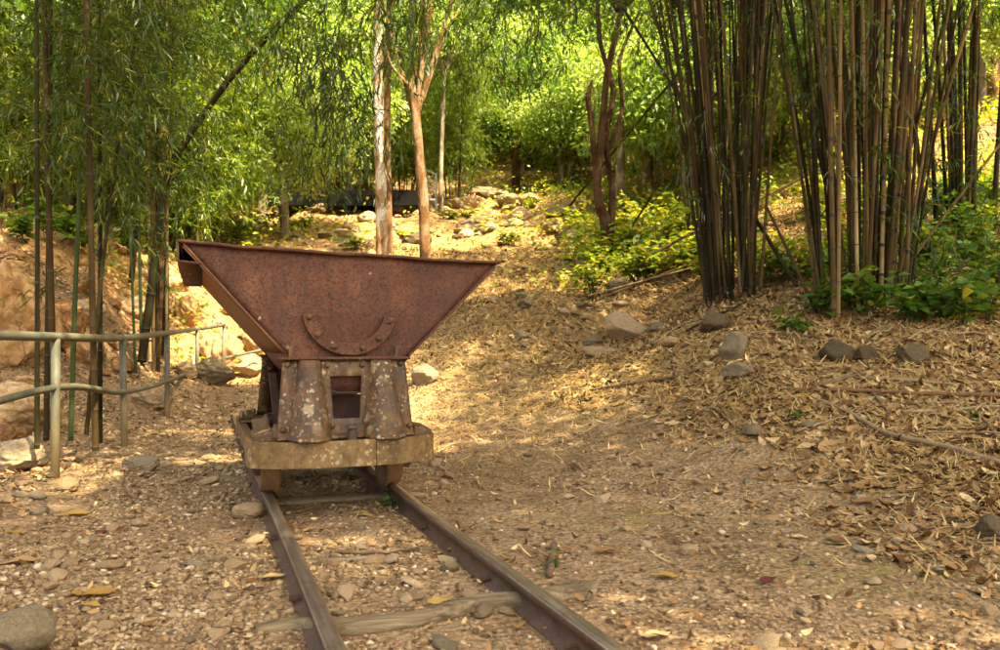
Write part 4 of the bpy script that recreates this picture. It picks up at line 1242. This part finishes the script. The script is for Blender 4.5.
# clumps behind
S = random_clump(5.9, 9.6, 17, .7, 9.5, .03, 'dddb', .12, 103)
clump('bamboo_clump', 'shadowed dark bamboo clump on the bank behind the tall dense clump', (5.9, 9.6, h1(5.9, 9.6)), S, (.35, 20, 1.6, 6, (.10, .16)), 43, sides=6)
S = random_clump(3.15, 11.3, 16, .35, 9.0, .028, 'dbbt', .12, 104)
clump('bamboo_clump', 'slim bamboo clump standing between the fan-shaped and the dense clumps', (3.15, 11.3, h1(3.15, 11.3)), S, (.4, 20, 1.5, 6, (.10, .16)), 44, sides=6)
S = random_clump(6.6, 13.6, 18, .5, 10.0, .032, 'dbd', .14, 105)
clump('bamboo_clump', 'bamboo clump further up the shaded bank behind the dense clump', (6.6, 13.6, h1(6.6, 13.6)), S, (.35, 20, 1.6, 6, (.10, .17)), 45, sides=6)
S = random_clump(7.6, 8.0, 12, .5, 9.0, .036, 'dbd', .12, 106, (-.05, 0))
clump('bamboo_clump', 'bamboo clump leaning over the shaded bank beyond the pole end', (7.6, 8.0, h1(7.6, 8.0)), S, (.35, 20, 1.6, 6, (.10, .16)), 46, sides=6)
# overhead clump added on the near bank, outside the frame, for canopy shade
for i, (cx, cy) in enumerate(((5.9, 5.4),)):
    S = random_clump(cx, cy, 16, .4, 9.5, .035, 'dbt', .16, 110+i, (-.10, .02))
    clump('bamboo_clump', 'added unseen bamboo clump overhanging the wide path past the end of the pole', (cx, cy, h1(cx, cy)), S, (.45, 16, 1.7, 6, (.10, .16)), 50+i, sides=6)

# culms by the handrail
S = []
for (bx, by, d, tx, ty, r, c, L) in ((37,478,4.95,37,0,.017,'d',7.5),(56,466,5.3,41,0,.024,'b',8),(96,457,5.2,84,0,.024,'b',8.5),(70,452,5.6,86,120,.020,'g',7.5),(84,448,5.7,112,240,.018,'d',5),
                              (46,460,5.6,52,0,.022,'d',8),(100,440,6.0,100,0,.020,'d',8)):
    b = ((bx-500)/F*d, d); S.append((b, lean_to(b, tx, ty, L), L, .1, r, c))
clump('bamboo_clump', 'loose row of green and tan bamboo culms right behind the handrail', (-3.0, 5.3, h1(-3.0, 5.3)), S, (.28, 52, 1.0, 6, (.07, .125)), 61)
S = []
for (bx, by, d, tx, ty, r, c, L) in ((150,375,8.4,146,0,.020,'t',8.5),(158,370,8.6,158,0,.026,'b',9),(166,368,8.7,168,0,.018,'t',8.5),(142,378,8.2,132,0,.02,'g',8),(154,372,8.5,150,60,.018,'t',7.5),
                              (162,366,8.9,178,0,.018,'d',8),(136,380,8.1,120,40,.017,'g',7)):
    b = ((bx-500)/F*d, d); S.append((b, lean_to(b, tx, ty, L), L, .15, r, c))
clump('bamboo_clump', 'slender bamboo clump of thin pale stems behind the second handrail post', (-3.9, 8.5, h1(-3.9, 8.5)), S, (.28, 60, 1.2, 6, (.08, .135)), 62)
# the diagonal dark culm and its hanging sprays
dp = [at(150,300,8.2), at(163,200,8.2), at(175,158,8.2), at(235,72,8.1), at(305,0,8.0), at(370,-60,7.9), at(450,-100,7.8), at(520,-110,7.7)]
g0 = on_ground(dp[0].x-.12, 8.2, -.05)
P = smooth_path([g0] + dp, 60)
arch = empty('arching_bamboo', g0); tag(arch, 'dark bamboo culm leaning diagonally over the wagon with hanging leaf sprays', 'bamboo')
Pl = P - np.array(g0)
link('culm', culm_mesh(Pl, .048, .02, .42, (0, 0), 10), [M['culm_dark'], M['node_dark'], M['node_pale']], arch)
def hang(parent, centres, spread, nt, seed, tl=(.25, .5), ll_=(.10, .17), mat='leaf_bamboo', origin=None, drop=.5):
    rgn = np.random.default_rng(seed); o0 = np.array(origin if origin is not None else parent.location); TB = []; br = []
    for c, sp in zip(centres, spread):
        p = np.array(c)[None] + rgn.normal(0, 1, (nt, 3))*np.array(sp); TB.append(p - o0)
    TB = np.vstack(TB); TD = unit(rgn.normal(0, .7, TB.shape) + np.array([0, 0, -drop]))
    return leaf_obj('foliage', [bamboo_leaves(TB, TD, rgn, 11, tl=tl, ll=ll_, droop=.8)], M[mat], parent)
cs = [at(305,35,7.8), at(330,80,7.8), at(345,115,7.8), at(330,10,7.6), at(380,20,7.6), at(325,140,7.9), at(270,20,8.0), at(420,10,7.6), at(350,60,7.6)]
hang(arch, cs, [(.30,.35,.24)]*len(cs), 40, 71)
# second arching culm, coming over from the fan clump, leaves hanging into the top of the view
ap = [on_ground(-5.6, 11.5, -.05), Vector((-5.2,11.3,4)), Vector((-4.2,10.8,6.2)), Vector((-2.5,10.2,7.2)), Vector((-.6,9.8,7.0)), Vector((.8,9.6,6.2))]
arch2 = empty('arching_bamboo', ap[0]); tag(arch2, 'high arching bamboo culm with leaf curtain over the path', 'bamboo')
link('culm', culm_mesh(smooth_path(ap, 60)-np.array(ap[0]), .045, .012, .42, (0, 0), 8), [M['culm_dark'], M['node_dark'], M['node_pale']], arch2)
cs = [at(440,5,9.8), at(490,10,9.7), at(525,30,9.7), at(550,5,9.6), at(462,40,9.9), at(590,0,9.5), at(400,30,10), at(510,55,9.8), at(430,-40,9.8), at(520,-40,9.7)]
hang(arch2, cs, [(.40,.4,.26)]*len(cs), 34, 72)
cs = [at(x_, y_, c1[1]+d_) for (x_, y_, d_) in ((690,130,-.2),(700,40,.2),(760,30,-.3),(655,20,.4),(735,90,-.4),(715,170,-.3),(770,110,.3),(640,70,.6),(745,10,-.5),(780,50,.2),(600,20,1.2),(630,110,.8))]
hang(R1, cs, [(.22,.25,.16)]*len(cs), 9, 73, ll_=(.08, .14))
cs = [at(x_, y_, c2[1]+d_) for (x_, y_, d_) in ((880,150,-.4),(895,195,-.4),(930,230,-.1),(945,250,.2),(820,60,-.2),(790,20,.1),(860,40,-.6),(940,70,.2),(975,30,.4),(905,90,-.5),(990,130,.6),(840,110,-.4),(935,160,.1),(965,190,.3))]
hang(R2, cs, [(.2,.25,.15)]*len(cs), 9, 74, ll_=(.08, .14))
# leaning and fallen culms on the bank
for i, (a, b_, r, m_, lab) in enumerate(((at(640,215,12.5), at(700,120,11.0), .02, 'culm_dark', 'thin dark dead culm leaning against the fan-shaped clump'),
        (at(775,225,7.2), at(810,300,6.9), .018, 'culm_brown', 'short leaning culm between the two big clumps'),
        (at(920,250,7.2), at(1000,145,6.9), .016, 'culm_tan', 'pale leaning stick beside the tall dense clump'),
        (at(905,222,8.6), at(1010,242,8.4), .018, 'culm_brown', 'brown pole lying across the shaded bank'),
        (at(575,200,17), at(640,120,14), .03, 'culm_brown', 'long thin culm leaning over the sunlit slope'),
        (at(690,330,7.0), at(770,300,7.6), .014, 'culm_brown', 'brown broken culm lying at the foot of the fan-shaped clump'),
        (at(780,190,9.8), at(840,160,9.9), .02, 'culm_brown', 'brown broken culm resting on the yellow undergrowth'),
        (at(640,35,9), at(790,275,7.4), .022, 'culm_dark', 'dark culm fallen diagonally across the fan-shaped clump'))):
    for q in (a, b_): q.z = max(q.z, h1(q.x, q.y)+.02)
    lo = a if a.z < b_.z else b_
    hg = lo.z - h1(lo.x, lo.y)
    up = b_ if lo is a else a
    d = (up-lo); k = 1 + (hg+.05)/max(.15, d.z) if d.z > .3 else 1
    lo2 = up - d*k if d.z > .3 else lo
    if d.z <= .3:
        lo2 = Vector((lo.x, lo.y, h1(lo.x, lo.y)+.03)); up = Vector((up.x, up.y, h1(up.x, up.y)+.06))
    o_ = np.array(lo2); Pp = smooth_path([lo2, lo2.lerp(up, .5) + Vector((0, 0, .02)), up + (up-lo2)*.25*(d.z > .3)], 20) - o_
    ob = link('leaning_culm', culm_mesh(Pp, r, r*.7, .35, (0, 0)), [M[m_], M['node_dark'], M['node_pale']], None, lo2)
    tag(ob, lab, 'culm')
rgk = random.Random(77)
for i in range(26):
    px, py = rgk.uniform(640, 1000), rgk.uniform(215, 300); g = gnd(px, py, 6)
    a = rgk.uniform(-.35, .5); L = rgk.uniform(.6, 1.8)
    q0 = Vector((g.x - L*.5*math.cos(a), g.y - L*.5*math.sin(a), 0)); q1 = Vector((g.x + L*.5*math.cos(a), g.y + L*.5*math.sin(a), 0))
    q0.z = h1(q0.x, q0.y)+rgk.uniform(.02, .12); q1.z = h1(q1.x, q1.y)+rgk.uniform(.02, .25)
    ob = link('fallen_culm', culm_mesh(np.array([q0-q0, (q1-q0)*.5, q1-q0]), .014, .011, .3, (0, 0), 6), [M['culm_brown' if i % 2 else 'culm_tan'], M['node_dark'], M['node_pale']], None, q0)
    tag(ob, 'dead bamboo culm fallen among the undergrowth of the shaded bank', 'culm', 'fallen culms on the shaded bank')

# ------------------------------------------------------------------ trees
def trunk_obj(paths, radii, mat, parent, name='trunk', sides=12):
    rgn = np.random.default_rng(len(paths)*7+3); parts = []; o0 = np.array(parent.location)
    for p, r in zip(paths, radii):
        P = smooth_path(p, 26) - o0
        R = np.interp(np.linspace(0, 1, 26), np.linspace(0, 1, len(r)), r)
        parts.append(tube_np(P, R, sides, False, .03, rgn))
    V, Q = join_vq(parts)
    return link(name, np_mesh(name, V, Q, smooth=True), mat, parent)

def crown(parent, centre, rad, nclump, per, seed, mat, ll=(.07, .13), ratio=.5, tone0=.5, csz=(.5, .95), name='crown'):
    rgn = np.random.default_rng(seed)
    u = unit(rgn.normal(size=(nclump, 3)))*(rgn.random(nclump)[:, None]**.5)
    C = np.array(centre)[None] + u*np.array(rad)[None]
    R = rgn.uniform(*csz, nclump)
    return leaf_obj(name, [blob_leaves(C, R, per, rgn, ll, ratio, tone0)], mat, parent), C

def tree(name, label, base, paths, radii, bark, cr=None, group=None, cat='tree'):
    root = empty(name, base); tag(root, label, cat, group)
    trunk_obj(paths, radii, M[bark], root)
    for i, c in enumerate(cr or []):
        cc, rad, ncl, per, sd, lm, tone = c
        o, C = crown(root, np.array(cc)-np.array(base), rad, ncl, per, sd, M[lm], tone0=tone)
        tips = C[:: max(1, len(C)//9)]
        parts = []
        top = np.array(paths[0][-1]) - np.array(base)
        mid = np.array(paths[0][len(paths[0])//2]) - np.array(base)
        for t_ in tips:
            s_ = mid*.45+top*.55
            parts.append(tube_np(smooth_path([s_, (s_+t_)*.5 + np.array([0, 0, .15]), t_], 8), np.linspace(.045, .012, 8), 6, False))
        V, Q = join_vq(parts); link('limbs', np_mesh('limbs', V, Q, smooth=True), M[bark], root)
    return root

def line(*a): return [at(*q) for q in a]
def root_at(px, d, dz=-.1): 
    x = (px-500)/F*d; return on_ground(x, d, dz)
b = root_at(382, 13.4)
tree('mottled_tree', 'slender tree with mottled white and brown bark behind the wagon', b, [[b] + line((381,200,13.4),(379,120,13.4),(378,40,13.4),(380,-60,13.4),(376,-150,13.4))], [[.108,.10,.095,.09,.085,.08]], 'bark_mottle',
     [(at(370,-150,13.4), (2.2,2.0,1.3), 12, 420, 81, 'leaf_green', .55)])
b = root_at(390, 14.2)
tree('thin_brown_tree', 'thin brown trunk close behind the mottled white tree', b, [[b] + line((388,200,14.2),(387,120,14.2),(389,20,14.2),(392,-90,14.2))], [[.075,.07,.068,.06,.05]], 'bark_orange',
     [(at(400,-110,14.4), (1.6,1.6,1.1), 9, 420, 82, 'leaf_tree', .5)])
b = root_at(426, 12.8)
tree('forked_tree', 'orange-brown tree trunk with a pale knotted fork above the wagon', b, [[b] + line((424,215,12.8),(420,165,12.8),(415,110,12.8),(411,84,12.8)), line((411,88,12.8),(400,76,12.8),(390,62,12.8),(384,40,12.7)), line((411,88,12.8),(418,66,12.8),(421,44,12.9),(420,20,13.0),(426,-40,13.2))],
     [[.10,.092,.088,.082,.082,.08],[.046,.028,.02,.016],[.05,.032,.024,.022,.016]], 'bark_orange', [(at(430,-70,13.4), (1.8,1.6,1.0), 10, 420, 83, 'leaf_green', .5)])
b = root_at(606, 12.6)
tree('twisted_tree', 'twisted red-brown tree with several stems on the yellow bank', b,
     [[b] + line((606,225,12.6),(597,190,12.6),(603,120,12.6),(608,70,12.6),(622,5,12.6),(630,-80,12.6)), line((602,215,12.6),(595,165,12.6),(591,120,12.6),(588,98,12.6),(592,80,12.6)), line((610,235,12.6),(612,190,12.7),(606,140,12.7),(613,90,12.8),(600,40,12.8),(596,-40,12.8)), line((608,150,12.7),(622,110,12.8),(620,60,12.9),(640,10,12.9))],
     [[.12,.10,.07,.06,.055,.05,.04],[.06,.05,.045,.05,.02],[.08,.055,.05,.045,.04,.03],[.04,.035,.03,.025]], 'bark_red', [(at(630,-70,12.9), (1.9,1.7,1.0), 9, 420, 84, 'leaf_tree', .45)])
b = root_at(621, 17)
tree('pale_tree', 'straight pale trunk behind the twisted red-brown tree', b, [[b] + line((620,150,17),(619,80,17),(617,0,17),(618,-80,17))], [[.11,.10,.095,.09,.08]], 'bark_grey', [(at(620,-60,17.2), (2.4,2.0,1.5), 14, 420, 85, 'leaf_tree', .6)])
b = root_at(516, 24)
tree('dark_trunk_tree', 'small tree with dark bare trunk on top of the rocky gully', b, [[b] + line((516,165,24),(518,130,24),(520,100,24))], [[.15,.13,.12,.09]], 'bark_red', [(at(520,75,24.3), (2.6,2.2,1.9), 34, 520, 86, 'leaf_tree', .55)])
b = root_at(441, 20)
tree('grey_trunk_tree', 'thin grey-brown trunk beside the footbridge railing', b, [[b] + line((441,170,20),(443,110,20),(446,40,20))], [[.065,.06,.055,.045]], 'bark_grey', [(at(450,20,20.2), (2.4,2.0,1.9), 30, 480, 87, 'leaf_tree', .5)])
b = root_at(160, 9.6)
tree('shaded_trunk_tree', 'dark brown trunk on the bank behind the slender bamboo stems', b, [[b] + line((160,250,9.6),(157,120,9.7),(160,0,9.8),(165,-80,9.8))], [[.11,.10,.085,.07,.06]], 'bark_red', [(at(150,-40,10.5), (2.2,1.8,1.6), 26, 520, 88, 'leaf_green', .4)])
# feathery bright tree over the bank
b = root_at(285, 16.5)
tree('feathery_tree', 'bright yellow-green feathery tree over the bank behind the wagon', b, [[b] + line((283,190,16.5),(276,140,16.6),(280,80,16.6))], [[.11,.10,.08,.06]], 'bark_grey',
     [(at(285,118,16.6), (1.5,1.5,1.45), 44, 420, 89, 'leaf_tree', .85), (at(350,105,18.0), (1.2,1.2,.8), 14, 420, 90, 'leaf_tree', .7)])

# broad trees added out of view to block the sun over path and wagon
for i, (bx, by, cx, cy, cz, lab) in enumerate(((5.2,-.8,3.2,.9,8.2,'added unseen broad shade tree overhanging the wide path opposite the handrail'),
        (4.4,-4.2,2.2,-1.8,9.0,'added unseen broad shade tree standing over the track behind the log sleeper'),
        (8.2,-.6,6.4,1.0,8.6,'added unseen broad shade tree high above the reddish pole'),
        (7.4,2.0,6.6,3.9,8.8,'added unseen broad shade tree at the top of the littered bank past the pole'),
        (-4.8,1.8,-.5,3.9,9.2,'added unseen broad shade tree leaning out over the wagon from the handrail side'))):
    b = on_ground(bx, by, -.2)
    tree('added_shade_tree', lab, b, [[b, Vector((bx-.2,by+.1,3)), Vector((bx*.7+cx*.3,by*.7+cy*.3,5.5)), Vector((cx,cy,cz))]], [[.22,.19,.15,.08]], 'bark_grey', [((cx,cy,cz), (3.0,2.8,1.3), 84, 420, 95+i, 'leaf_green', .5)])

# wooded hillside: four kinds, copied
def hill_tree(seed, mat, tone, hgt, rad, ncl, bark, ll):
    root = empty('hillside_tree', (0, 0, 0)); rgx = random.Random(seed)
    pts = [Vector((0,0,-.3)), Vector((rgx.uniform(-.15,.15),0,hgt*.35)), Vector((rgx.uniform(-.3,.3),rgx.uniform(-.2,.2),hgt*.7)), Vector((rgx.uniform(-.4,.4),0,hgt))]
    trunk_obj([pts], [[.13,.11,.09,.04]], M[bark], root, sides=8)
    rgn = np.random.default_rng(seed)
    u = unit(rgn.normal(size=(ncl, 3)))*(rgn.random(ncl)[:, None]**.4)
    C = np.array([0, 0, hgt*.78])[None] + u*np.array(rad)[None]
    leaf_obj('crown', [blob_leaves(C, rgn.uniform(.45, 1.0, ncl), 230, rgn, ll, .5, tone)], M[mat], root)
    parts = []
    for c in C[::3]:
        s_ = np.array(pts[2])*rgx.uniform(.75, 1.05)
        parts.append(tube_np(smooth_path([s_, (s_+c)*.5+np.array([0,0,.2]), c], 6), np.linspace(.04, .01, 6), 5, False))
    V, Q = join_vq(parts); link('limbs', np_mesh('limbs', V, Q), M[bark], root)
    return root
HT = [(hill_tree(201, 'leaf_tree', .55, 6.5, (2.2,2.2,2.0), 54, 'bark_grey', (.09,.17)), 'yellow-green bushy tree with pale trunk on the wooded hillside'),
      (hill_tree(202, 'leaf_tree', .75, 7.5, (2.0,2.0,2.6), 54, 'bark_grey', (.09,.16)), 'bright lime tall-crowned tree on the wooded hillside'),
      (hill_tree(203, 'leaf_green', .55, 7.0, (2.4,2.4,2.2), 56, 'bark_red', (.10,.18)), 'deeper green tree with dark trunk on the wooded hillside'),
      (hill_tree(204, 'leaf_tree', .35, 5.0, (1.8,1.8,2.2), 46, 'bark_orange', (.08,.15)), 'low mid-green tree with brown trunk on the wooded hillside')]
def copy_tree(o, parent=None):
    c = o.copy(); COL.objects.link(c); c.parent = parent
    for ch in o.children: copy_tree(ch, c)
    return c
spots = []
rgt = random.Random(12)
for (d, n, x0, x1) in ((19.5, 6, -16, -5.5), (24, 7, -17, 2.5), (29, 9, -20, 14), (24, 4, 4.5, 16), (34, 13, -24, 22), (41, 15, -29, 28), (49, 15, -34, 33), (15, 3, -14, -7.5), (16.5, 2, 6.5, 10), (20, 5, 6, 15), (25, 6, 6, 18), (27, 4, 4, 10), (33, 6, 4, 17)):
    for i in range(n):
        x = x0 + (x1-x0)*(i+.5)/n + rgt.uniform(-.7, .7); y = d + rgt.uniform(-1.6, 1.6)
        px = 500+F*x/y
        if 395 < px < 560 and y < 27: continue
        if y < 22 and 330 < px < 470: continue
        spots.append((x, y))
used = [False]*4
for i, (x, y) in enumerate(spots):
    k = rgt.choice((0, 1, 1, 3, 0, 1, 2)) if y > 20 else rgt.choice((1, 3, 0))
    proto, lab = HT[k]
    o = proto if not used[k] else copy_tree(proto); used[k] = True
    o.location = on_ground(x, y); o.rotation_euler = (0, 0, rgt.uniform(0, 6.28)); s = rgt.uniform(.85, 1.25)*(1.35 if y > 31 else 1.0); o.scale = (s, s, s*rgt.uniform(.9, 1.1))
    tag(o, lab, 'tree', 'trees of the wooded hillside')

# low leafy trees that close the view under the crowns
SH = hill_tree(205, 'leaf_tree', .72, 2.6, (1.5,1.5,1.2), 34, 'bark_grey', (.09,.16)); SH.name = 'hillside_shrub'
sh_first = True
for (n, p0, p1, d0, d1, wh) in ((9, 545, 640, 19, 31, 'behind the twisted red-brown tree'), (9, 640, 760, 15, 24, 'behind the fan-shaped bamboo clump'), (8, 225, 340, 20, 29, 'behind the feathery tree'), (7, 345, 440, 25, 32, 'uphill behind the footbridge'), (8, 440, 545, 29, 36, 'above the rocky gully'), (6, 760, 1000, 15, 22, 'behind the dense bamboo clump'), (6, 20, 225, 15, 22, 'up the bank beyond the handrail')):
    for i in range(n):
        d = rgt.uniform(d0, d1); px = p0 + (p1-p0)*(i+.5)/n; x = (px-500)/F*d
        o = SH if sh_first else copy_tree(SH); sh_first = False
        o.location = on_ground(x, d, -.2); o.rotation_euler = (0, 0, rgt.uniform(0, 6.28)); q = rgt.uniform(.7, 1.25); o.scale = (q, q, q*rgt.uniform(.9, 1.2))
        tag(o, 'low lime-green leafy shrub growing ' + wh, 'shrub', 'shrubs of the wooded hillside')

# bamboo groves up the hill
HB = [clump('hillside_bamboo', 'x', (0, 0, 0), random_clump(0, 0, 10 + 2*i, .5, 6.5, .028, 'gdgt', .16, 130+i), (.24, 34, 1.1, 5, (.12, .20)), 140+i, 'bamboo clumps up the hillside', 'leaf_bamboo_lit', 'bamboo', True, 6) for i in range(3)]
for i, (px, d) in enumerate(((455, 22), (405, 23.5), (205, 18.5), (250, 22), (95, 13.5), (30, 12.5), (-30, 11), (180, 14), (560, 27), (350, 26), (60, 18), (-80, 15))):
    x = (px-500)/F*d
    o = HB[i] if i < 3 else copy_tree(HB[i % 3])
    o.location = on_ground(x, d); o.rotation_euler = (0, 0, i*2.4); q = .9+.06*(i % 5); o.scale = (q, q, q)
    tag(o, 'green bamboo clump with drooping leaves growing ' + ('uphill of the footbridge' if 340 < px < 600 else 'behind the feathery tree' if px > 190 else 'on the bank top beyond the handrail'), 'bamboo', 'bamboo clumps up the hillside')

# ------------------------------------------------------------------ footbridge
FB = empty('footbridge', at(390, 212, 21.0)); tag(FB, 'dark steel footbridge with grey railing end behind the mottled tree', 'footbridge')
o0 = Vector(FB.location)
def fbox(name, x0, x1, y0, y1, z0, z1, mat, parent=FB):
    bm = bmesh.new(); box(bm, x0, x1, y0, y1, z0, z1); bevel(bm, .006, 1); return link(name, bm_mesh(name, bm), mat, parent)
zt = at(0, 195, 21.0).z - o0.z
for yy in (-.65, .65): fbox('girder', -3.2, .95, yy-.05, yy+.05, zt-.42, zt-.045, M['steel_dark'])
for i in range(26): fbox('deck_plank', -3.2+i*.16, -3.2+i*.16+.145, -.7, .7, zt-.042, zt, M['steel_dark'])
for x in (-1.0, .85):
    for yy in (-.6, .6): fbox('pier', x-.05, x+.05, yy-.05, yy+.05, zt-1.2, zt-.422, M['steel_dark'])
# railing at the end of the bridge, going down three steps
for i, (x, y, z) in enumerate(((1.0, -.6, 0), (1.35, -.9, -.22), (1.0, .6, 0))):
    fbox('railing_post', x-.025, x+.025, y-.025, y+.025, zt-.75+z, zt+.62+z, M['steel_grey'])
for k in range(3):
    V, Q = tube_np([(1.0, -.6, zt+.58-.2*k), (1.35, -.9, zt+.36-.2*k)], .022, 8); link('railing_bar', np_mesh('railing_bar', V, Q, smooth=True), M['steel_grey'], FB)
    V, Q = tube_np([(1.0, -.6, zt+.58-.2*k), (1.0, .6, zt+.58-.2*k)], .022, 8); link('railing_bar', np_mesh('railing_bar', V, Q, smooth=True), M['steel_grey'], FB)
for k in range(3): fbox('step', .98+.16*k, 1.14+.16*k, -.6-.0*k, .6, zt-.12-.14*k, zt-.08-.14*k, M['steel_grey'])

# ------------------------------------------------------------------ undergrowth plants
def plant(px, py, wpx, hpx, n, seed, label, mat='leaf_plant', size=.07, tone=.5, d=None, group=None):
    g = gnd(px, py) if d is None else on_ground((px-500)/F*d, d)
    root = empty('leafy_plant', g); tag(root, label, 'plant', group)
    rgn = np.random.default_rng(seed); W = wpx*g.y/F*.5; Hh = hpx*g.y/F
    ns = max(4, n//9); st = []; V6 = []; 
    tips = np.stack([rgn.normal(0, .55, ns)*W, rgn.normal(0, .4, ns)*W, Hh*rgn.uniform(.45, 1.0, ns)], -1)
    P = []; D = []
    for t_ in tips:
        pth = smooth_path([(t_[0]*.15, t_[1]*.15, -.03), (t_[0]*.4, t_[1]*.4, t_[2]*.6), tuple(t_)], 7)
        st.append(tube_np(pth, np.linspace(.005, .002, 7), 4, False))
        for q in range(n//ns+1):
            k = rgn.integers(2, 7); a = rgn.random()*6.28
            P.append(pth[min(k, 6)] + rgn.normal(0, .02, 3)); D.append((math.cos(a), math.sin(a), rgn.uniform(-.3, .35)))
    P = np.array(P); D = unit(np.array(D)); m = len(P)
    L = size*rgn.uniform(.6, 1.25, m); nr = rgn.normal(0, .35, (m, 3)); nr[:, 2] += 1; nr = unit(nr)
    side = unit(np.cross(D, nr)); nn = np.cross(side, D)
    P = P + D*(L*.35)[:, None]; Wd = L*.42
    q = lambda f, s, w: P + D*(L*f)[:, None] + side*(Wd*s*w)[:, None] + nn*(L*.09*w)[:, None]
    tip = P + D*L[:, None] - nn*(L*.2)[:, None]
    V = np.stack([P, q(.12, 1, .95), q(.5, 1, 1.0), tip, q(.5, -1, 1.0), q(.12, -1, .95)], 1).reshape(-1, 3)
    i = np.arange(m)*6; Q = np.stack([np.stack([i, i+1, i+2, i+3], -1), np.stack([i, i+3, i+4, i+5], -1)], 1).reshape(-1, 4)
    link('foliage', np_mesh('foliage', V, Q, tone=np.repeat(np.clip(rgn.normal(tone, .22, m), 0, 1), 2)), M[mat], root)
    V, Q = join_vq(st); link('stems', np_mesh('stems', V, Q), M['culm_green'], root)
    return root
plant(592,300,46,30,130,401,'low dark green ferny plant on the slope beside the dark rock','leaf_green',.055,.6)
plant(588,286,24,24,60,402,'small green plant just behind the low ferny plant','leaf_green',.06,.5)
plant(825,318,60,40,80,403,'leafy green plant in front of the pale bamboo feet',size=.10)
plant(795,334,40,18,46,404,'dark green low plant beside the mossy rock','leaf_green',.09,.4)
plant(870,318,60,52,95,405,'tall leafy green plant in front of the dense bamboo clump',size=.10,tone=.55)
plant(915,325,70,55,110,406,'broad leafy plant with yellowing leaves under the bamboo',size=.10,tone=.6)
plant(962,330,70,60,110,407,'leafy green plant with yellow leaves by the shaded bank',size=.10,tone=.66)
plant(1000,300,60,60,80,408,'green leafy plant on the shaded bank past the bamboo',size=.10,tone=.5)
plant(940,290,50,40,60,409,'pale leafy plant behind the tall bamboo plants',size=.09,tone=.6)
plant(770,285,50,44,70,410,'yellow-leaved plant between the two big bamboo clumps','leaf_yellow',.09,.6)
plant(393,507,14,10,14,411,'tiny bright green seedling beside the rail under the wagon','leaf_plant',.035,.6)
plant(557,568,8,10,8,412,'tiny green seedling beside the short stick by the rail','leaf_plant',.025,.5)
plant(800,425,10,8,10,413,'tiny green sprig in the litter near the grey stone','leaf_plant',.035,.3)
plant(975,420,10,8,10,414,'tiny green sprig under the reddish pole','leaf_plant',.035,.3)
rgp = random.Random(91)
for i in range(16):
    px = rgp.uniform(770, 1010); py = rgp.uniform(268, 335)
    plant(px, py, rgp.uniform(34, 56), rgp.uniform(18, 44), 44, 600+i, 'green and yellow leafy plant scattered around the feet of the dense bamboo', 'leaf_plant', .095, rgp.uniform(.45, .8), None, 'plants at the feet of the dense bamboo')
for i in range(70):
    px = rgp.uniform(612, 1000) if i > 22 else rgp.uniform(560, 720)
    py = rgp.uniform(205, 285); 
    g = gnd(px, py, 5.5)
    if g.y > 30: continue
    y_ = px < 830
    plant(px, py, rgp.uniform(40, 70)*9/g.y+14, rgp.uniform(20, 42)*9/g.y+8, 90, 430+i, ('yellowing bushy plant around the foot of the twisted tree' if px < 700 else 'yellowing bushy plant behind the gap between the two big clumps') if y_ else 'shaded green and yellow plant covering the bank behind the dense bamboo',
          'leaf_yellow' if y_ else 'leaf_plant', .10 if g.y < 11 else .12, .6 if y_ else .7, None, 'undergrowth plants on the bank')
for i in range(12):
    px = rgp.uniform(270, 540); py = rgp.uniform(196, 250); g = gnd(px, py, 10)
    plant(px, py, rgp.uniform(18, 36), rgp.uniform(8, 18), 60, 520+i, 'pale dry tuft of weeds among the gully rocks', 'leaf_yellow', .11, .45, None, 'weed tufts in the gully')
for i in range(16):
    px = rgp.uniform(-10, 240); py = rgp.uniform(225, 262); g = gnd(px, py, 6)
    plant(px, py, rgp.uniform(24, 44), rgp.uniform(16, 40), 70, 560+i, 'green weedy plant on the bank top beyond the handrail', 'leaf_green', .11, .6, None, 'weeds on the bank top')

rgu = np.random.default_rng(97)
n = 150000
y = 11 + 42*rgu.random(n)**1.4; x = (rgu.random(n)*2-1)*(.72*y+1)
px = 500+F*x/y
gully = np.exp(-((px-405)/165)**4)*(y < 27)
w_ = np.clip(.25+.9*fbm(x*.7, y*.7, 3)+.45, 0, 1)*(1-.95*gully)*np.where((px < 560) & (y < 15), .25, 1.0)
k = rgu.random(n) < w_; x, y = x[k], y[k]; n = len(x)
hh = rgu.random(n)**1.5*(.35+.5*np.clip(fbm(x*1.1+9, y*1.1, 2)+.3, 0, 1.2))
base = np.stack([x, y, H(x, y)+hh], -1)
d = unit(np.stack([rgu.normal(0, 1, n), rgu.normal(0, 1, n), rgu.normal(.1, .5, n)], -1))
nr = rgu.normal(0, .5, (n, 3)); nr[:, 2] += .9
L = rgu.uniform(.07, .16, n)*(.7+.02*y)
V, Q = kites(base, d, L, L*.55, unit(nr), .1, .42)
tag(link('undergrowth', np_mesh('undergrowth', V, Q, tone=np.clip(.55+.35*fbm(x*.9, y*.9, 2)+rgu.normal(0, .15, n), 0, 1)), M['leaf_yellow']), 'yellow-green undergrowth covering the wooded hillside', 'undergrowth', kind='stuff')
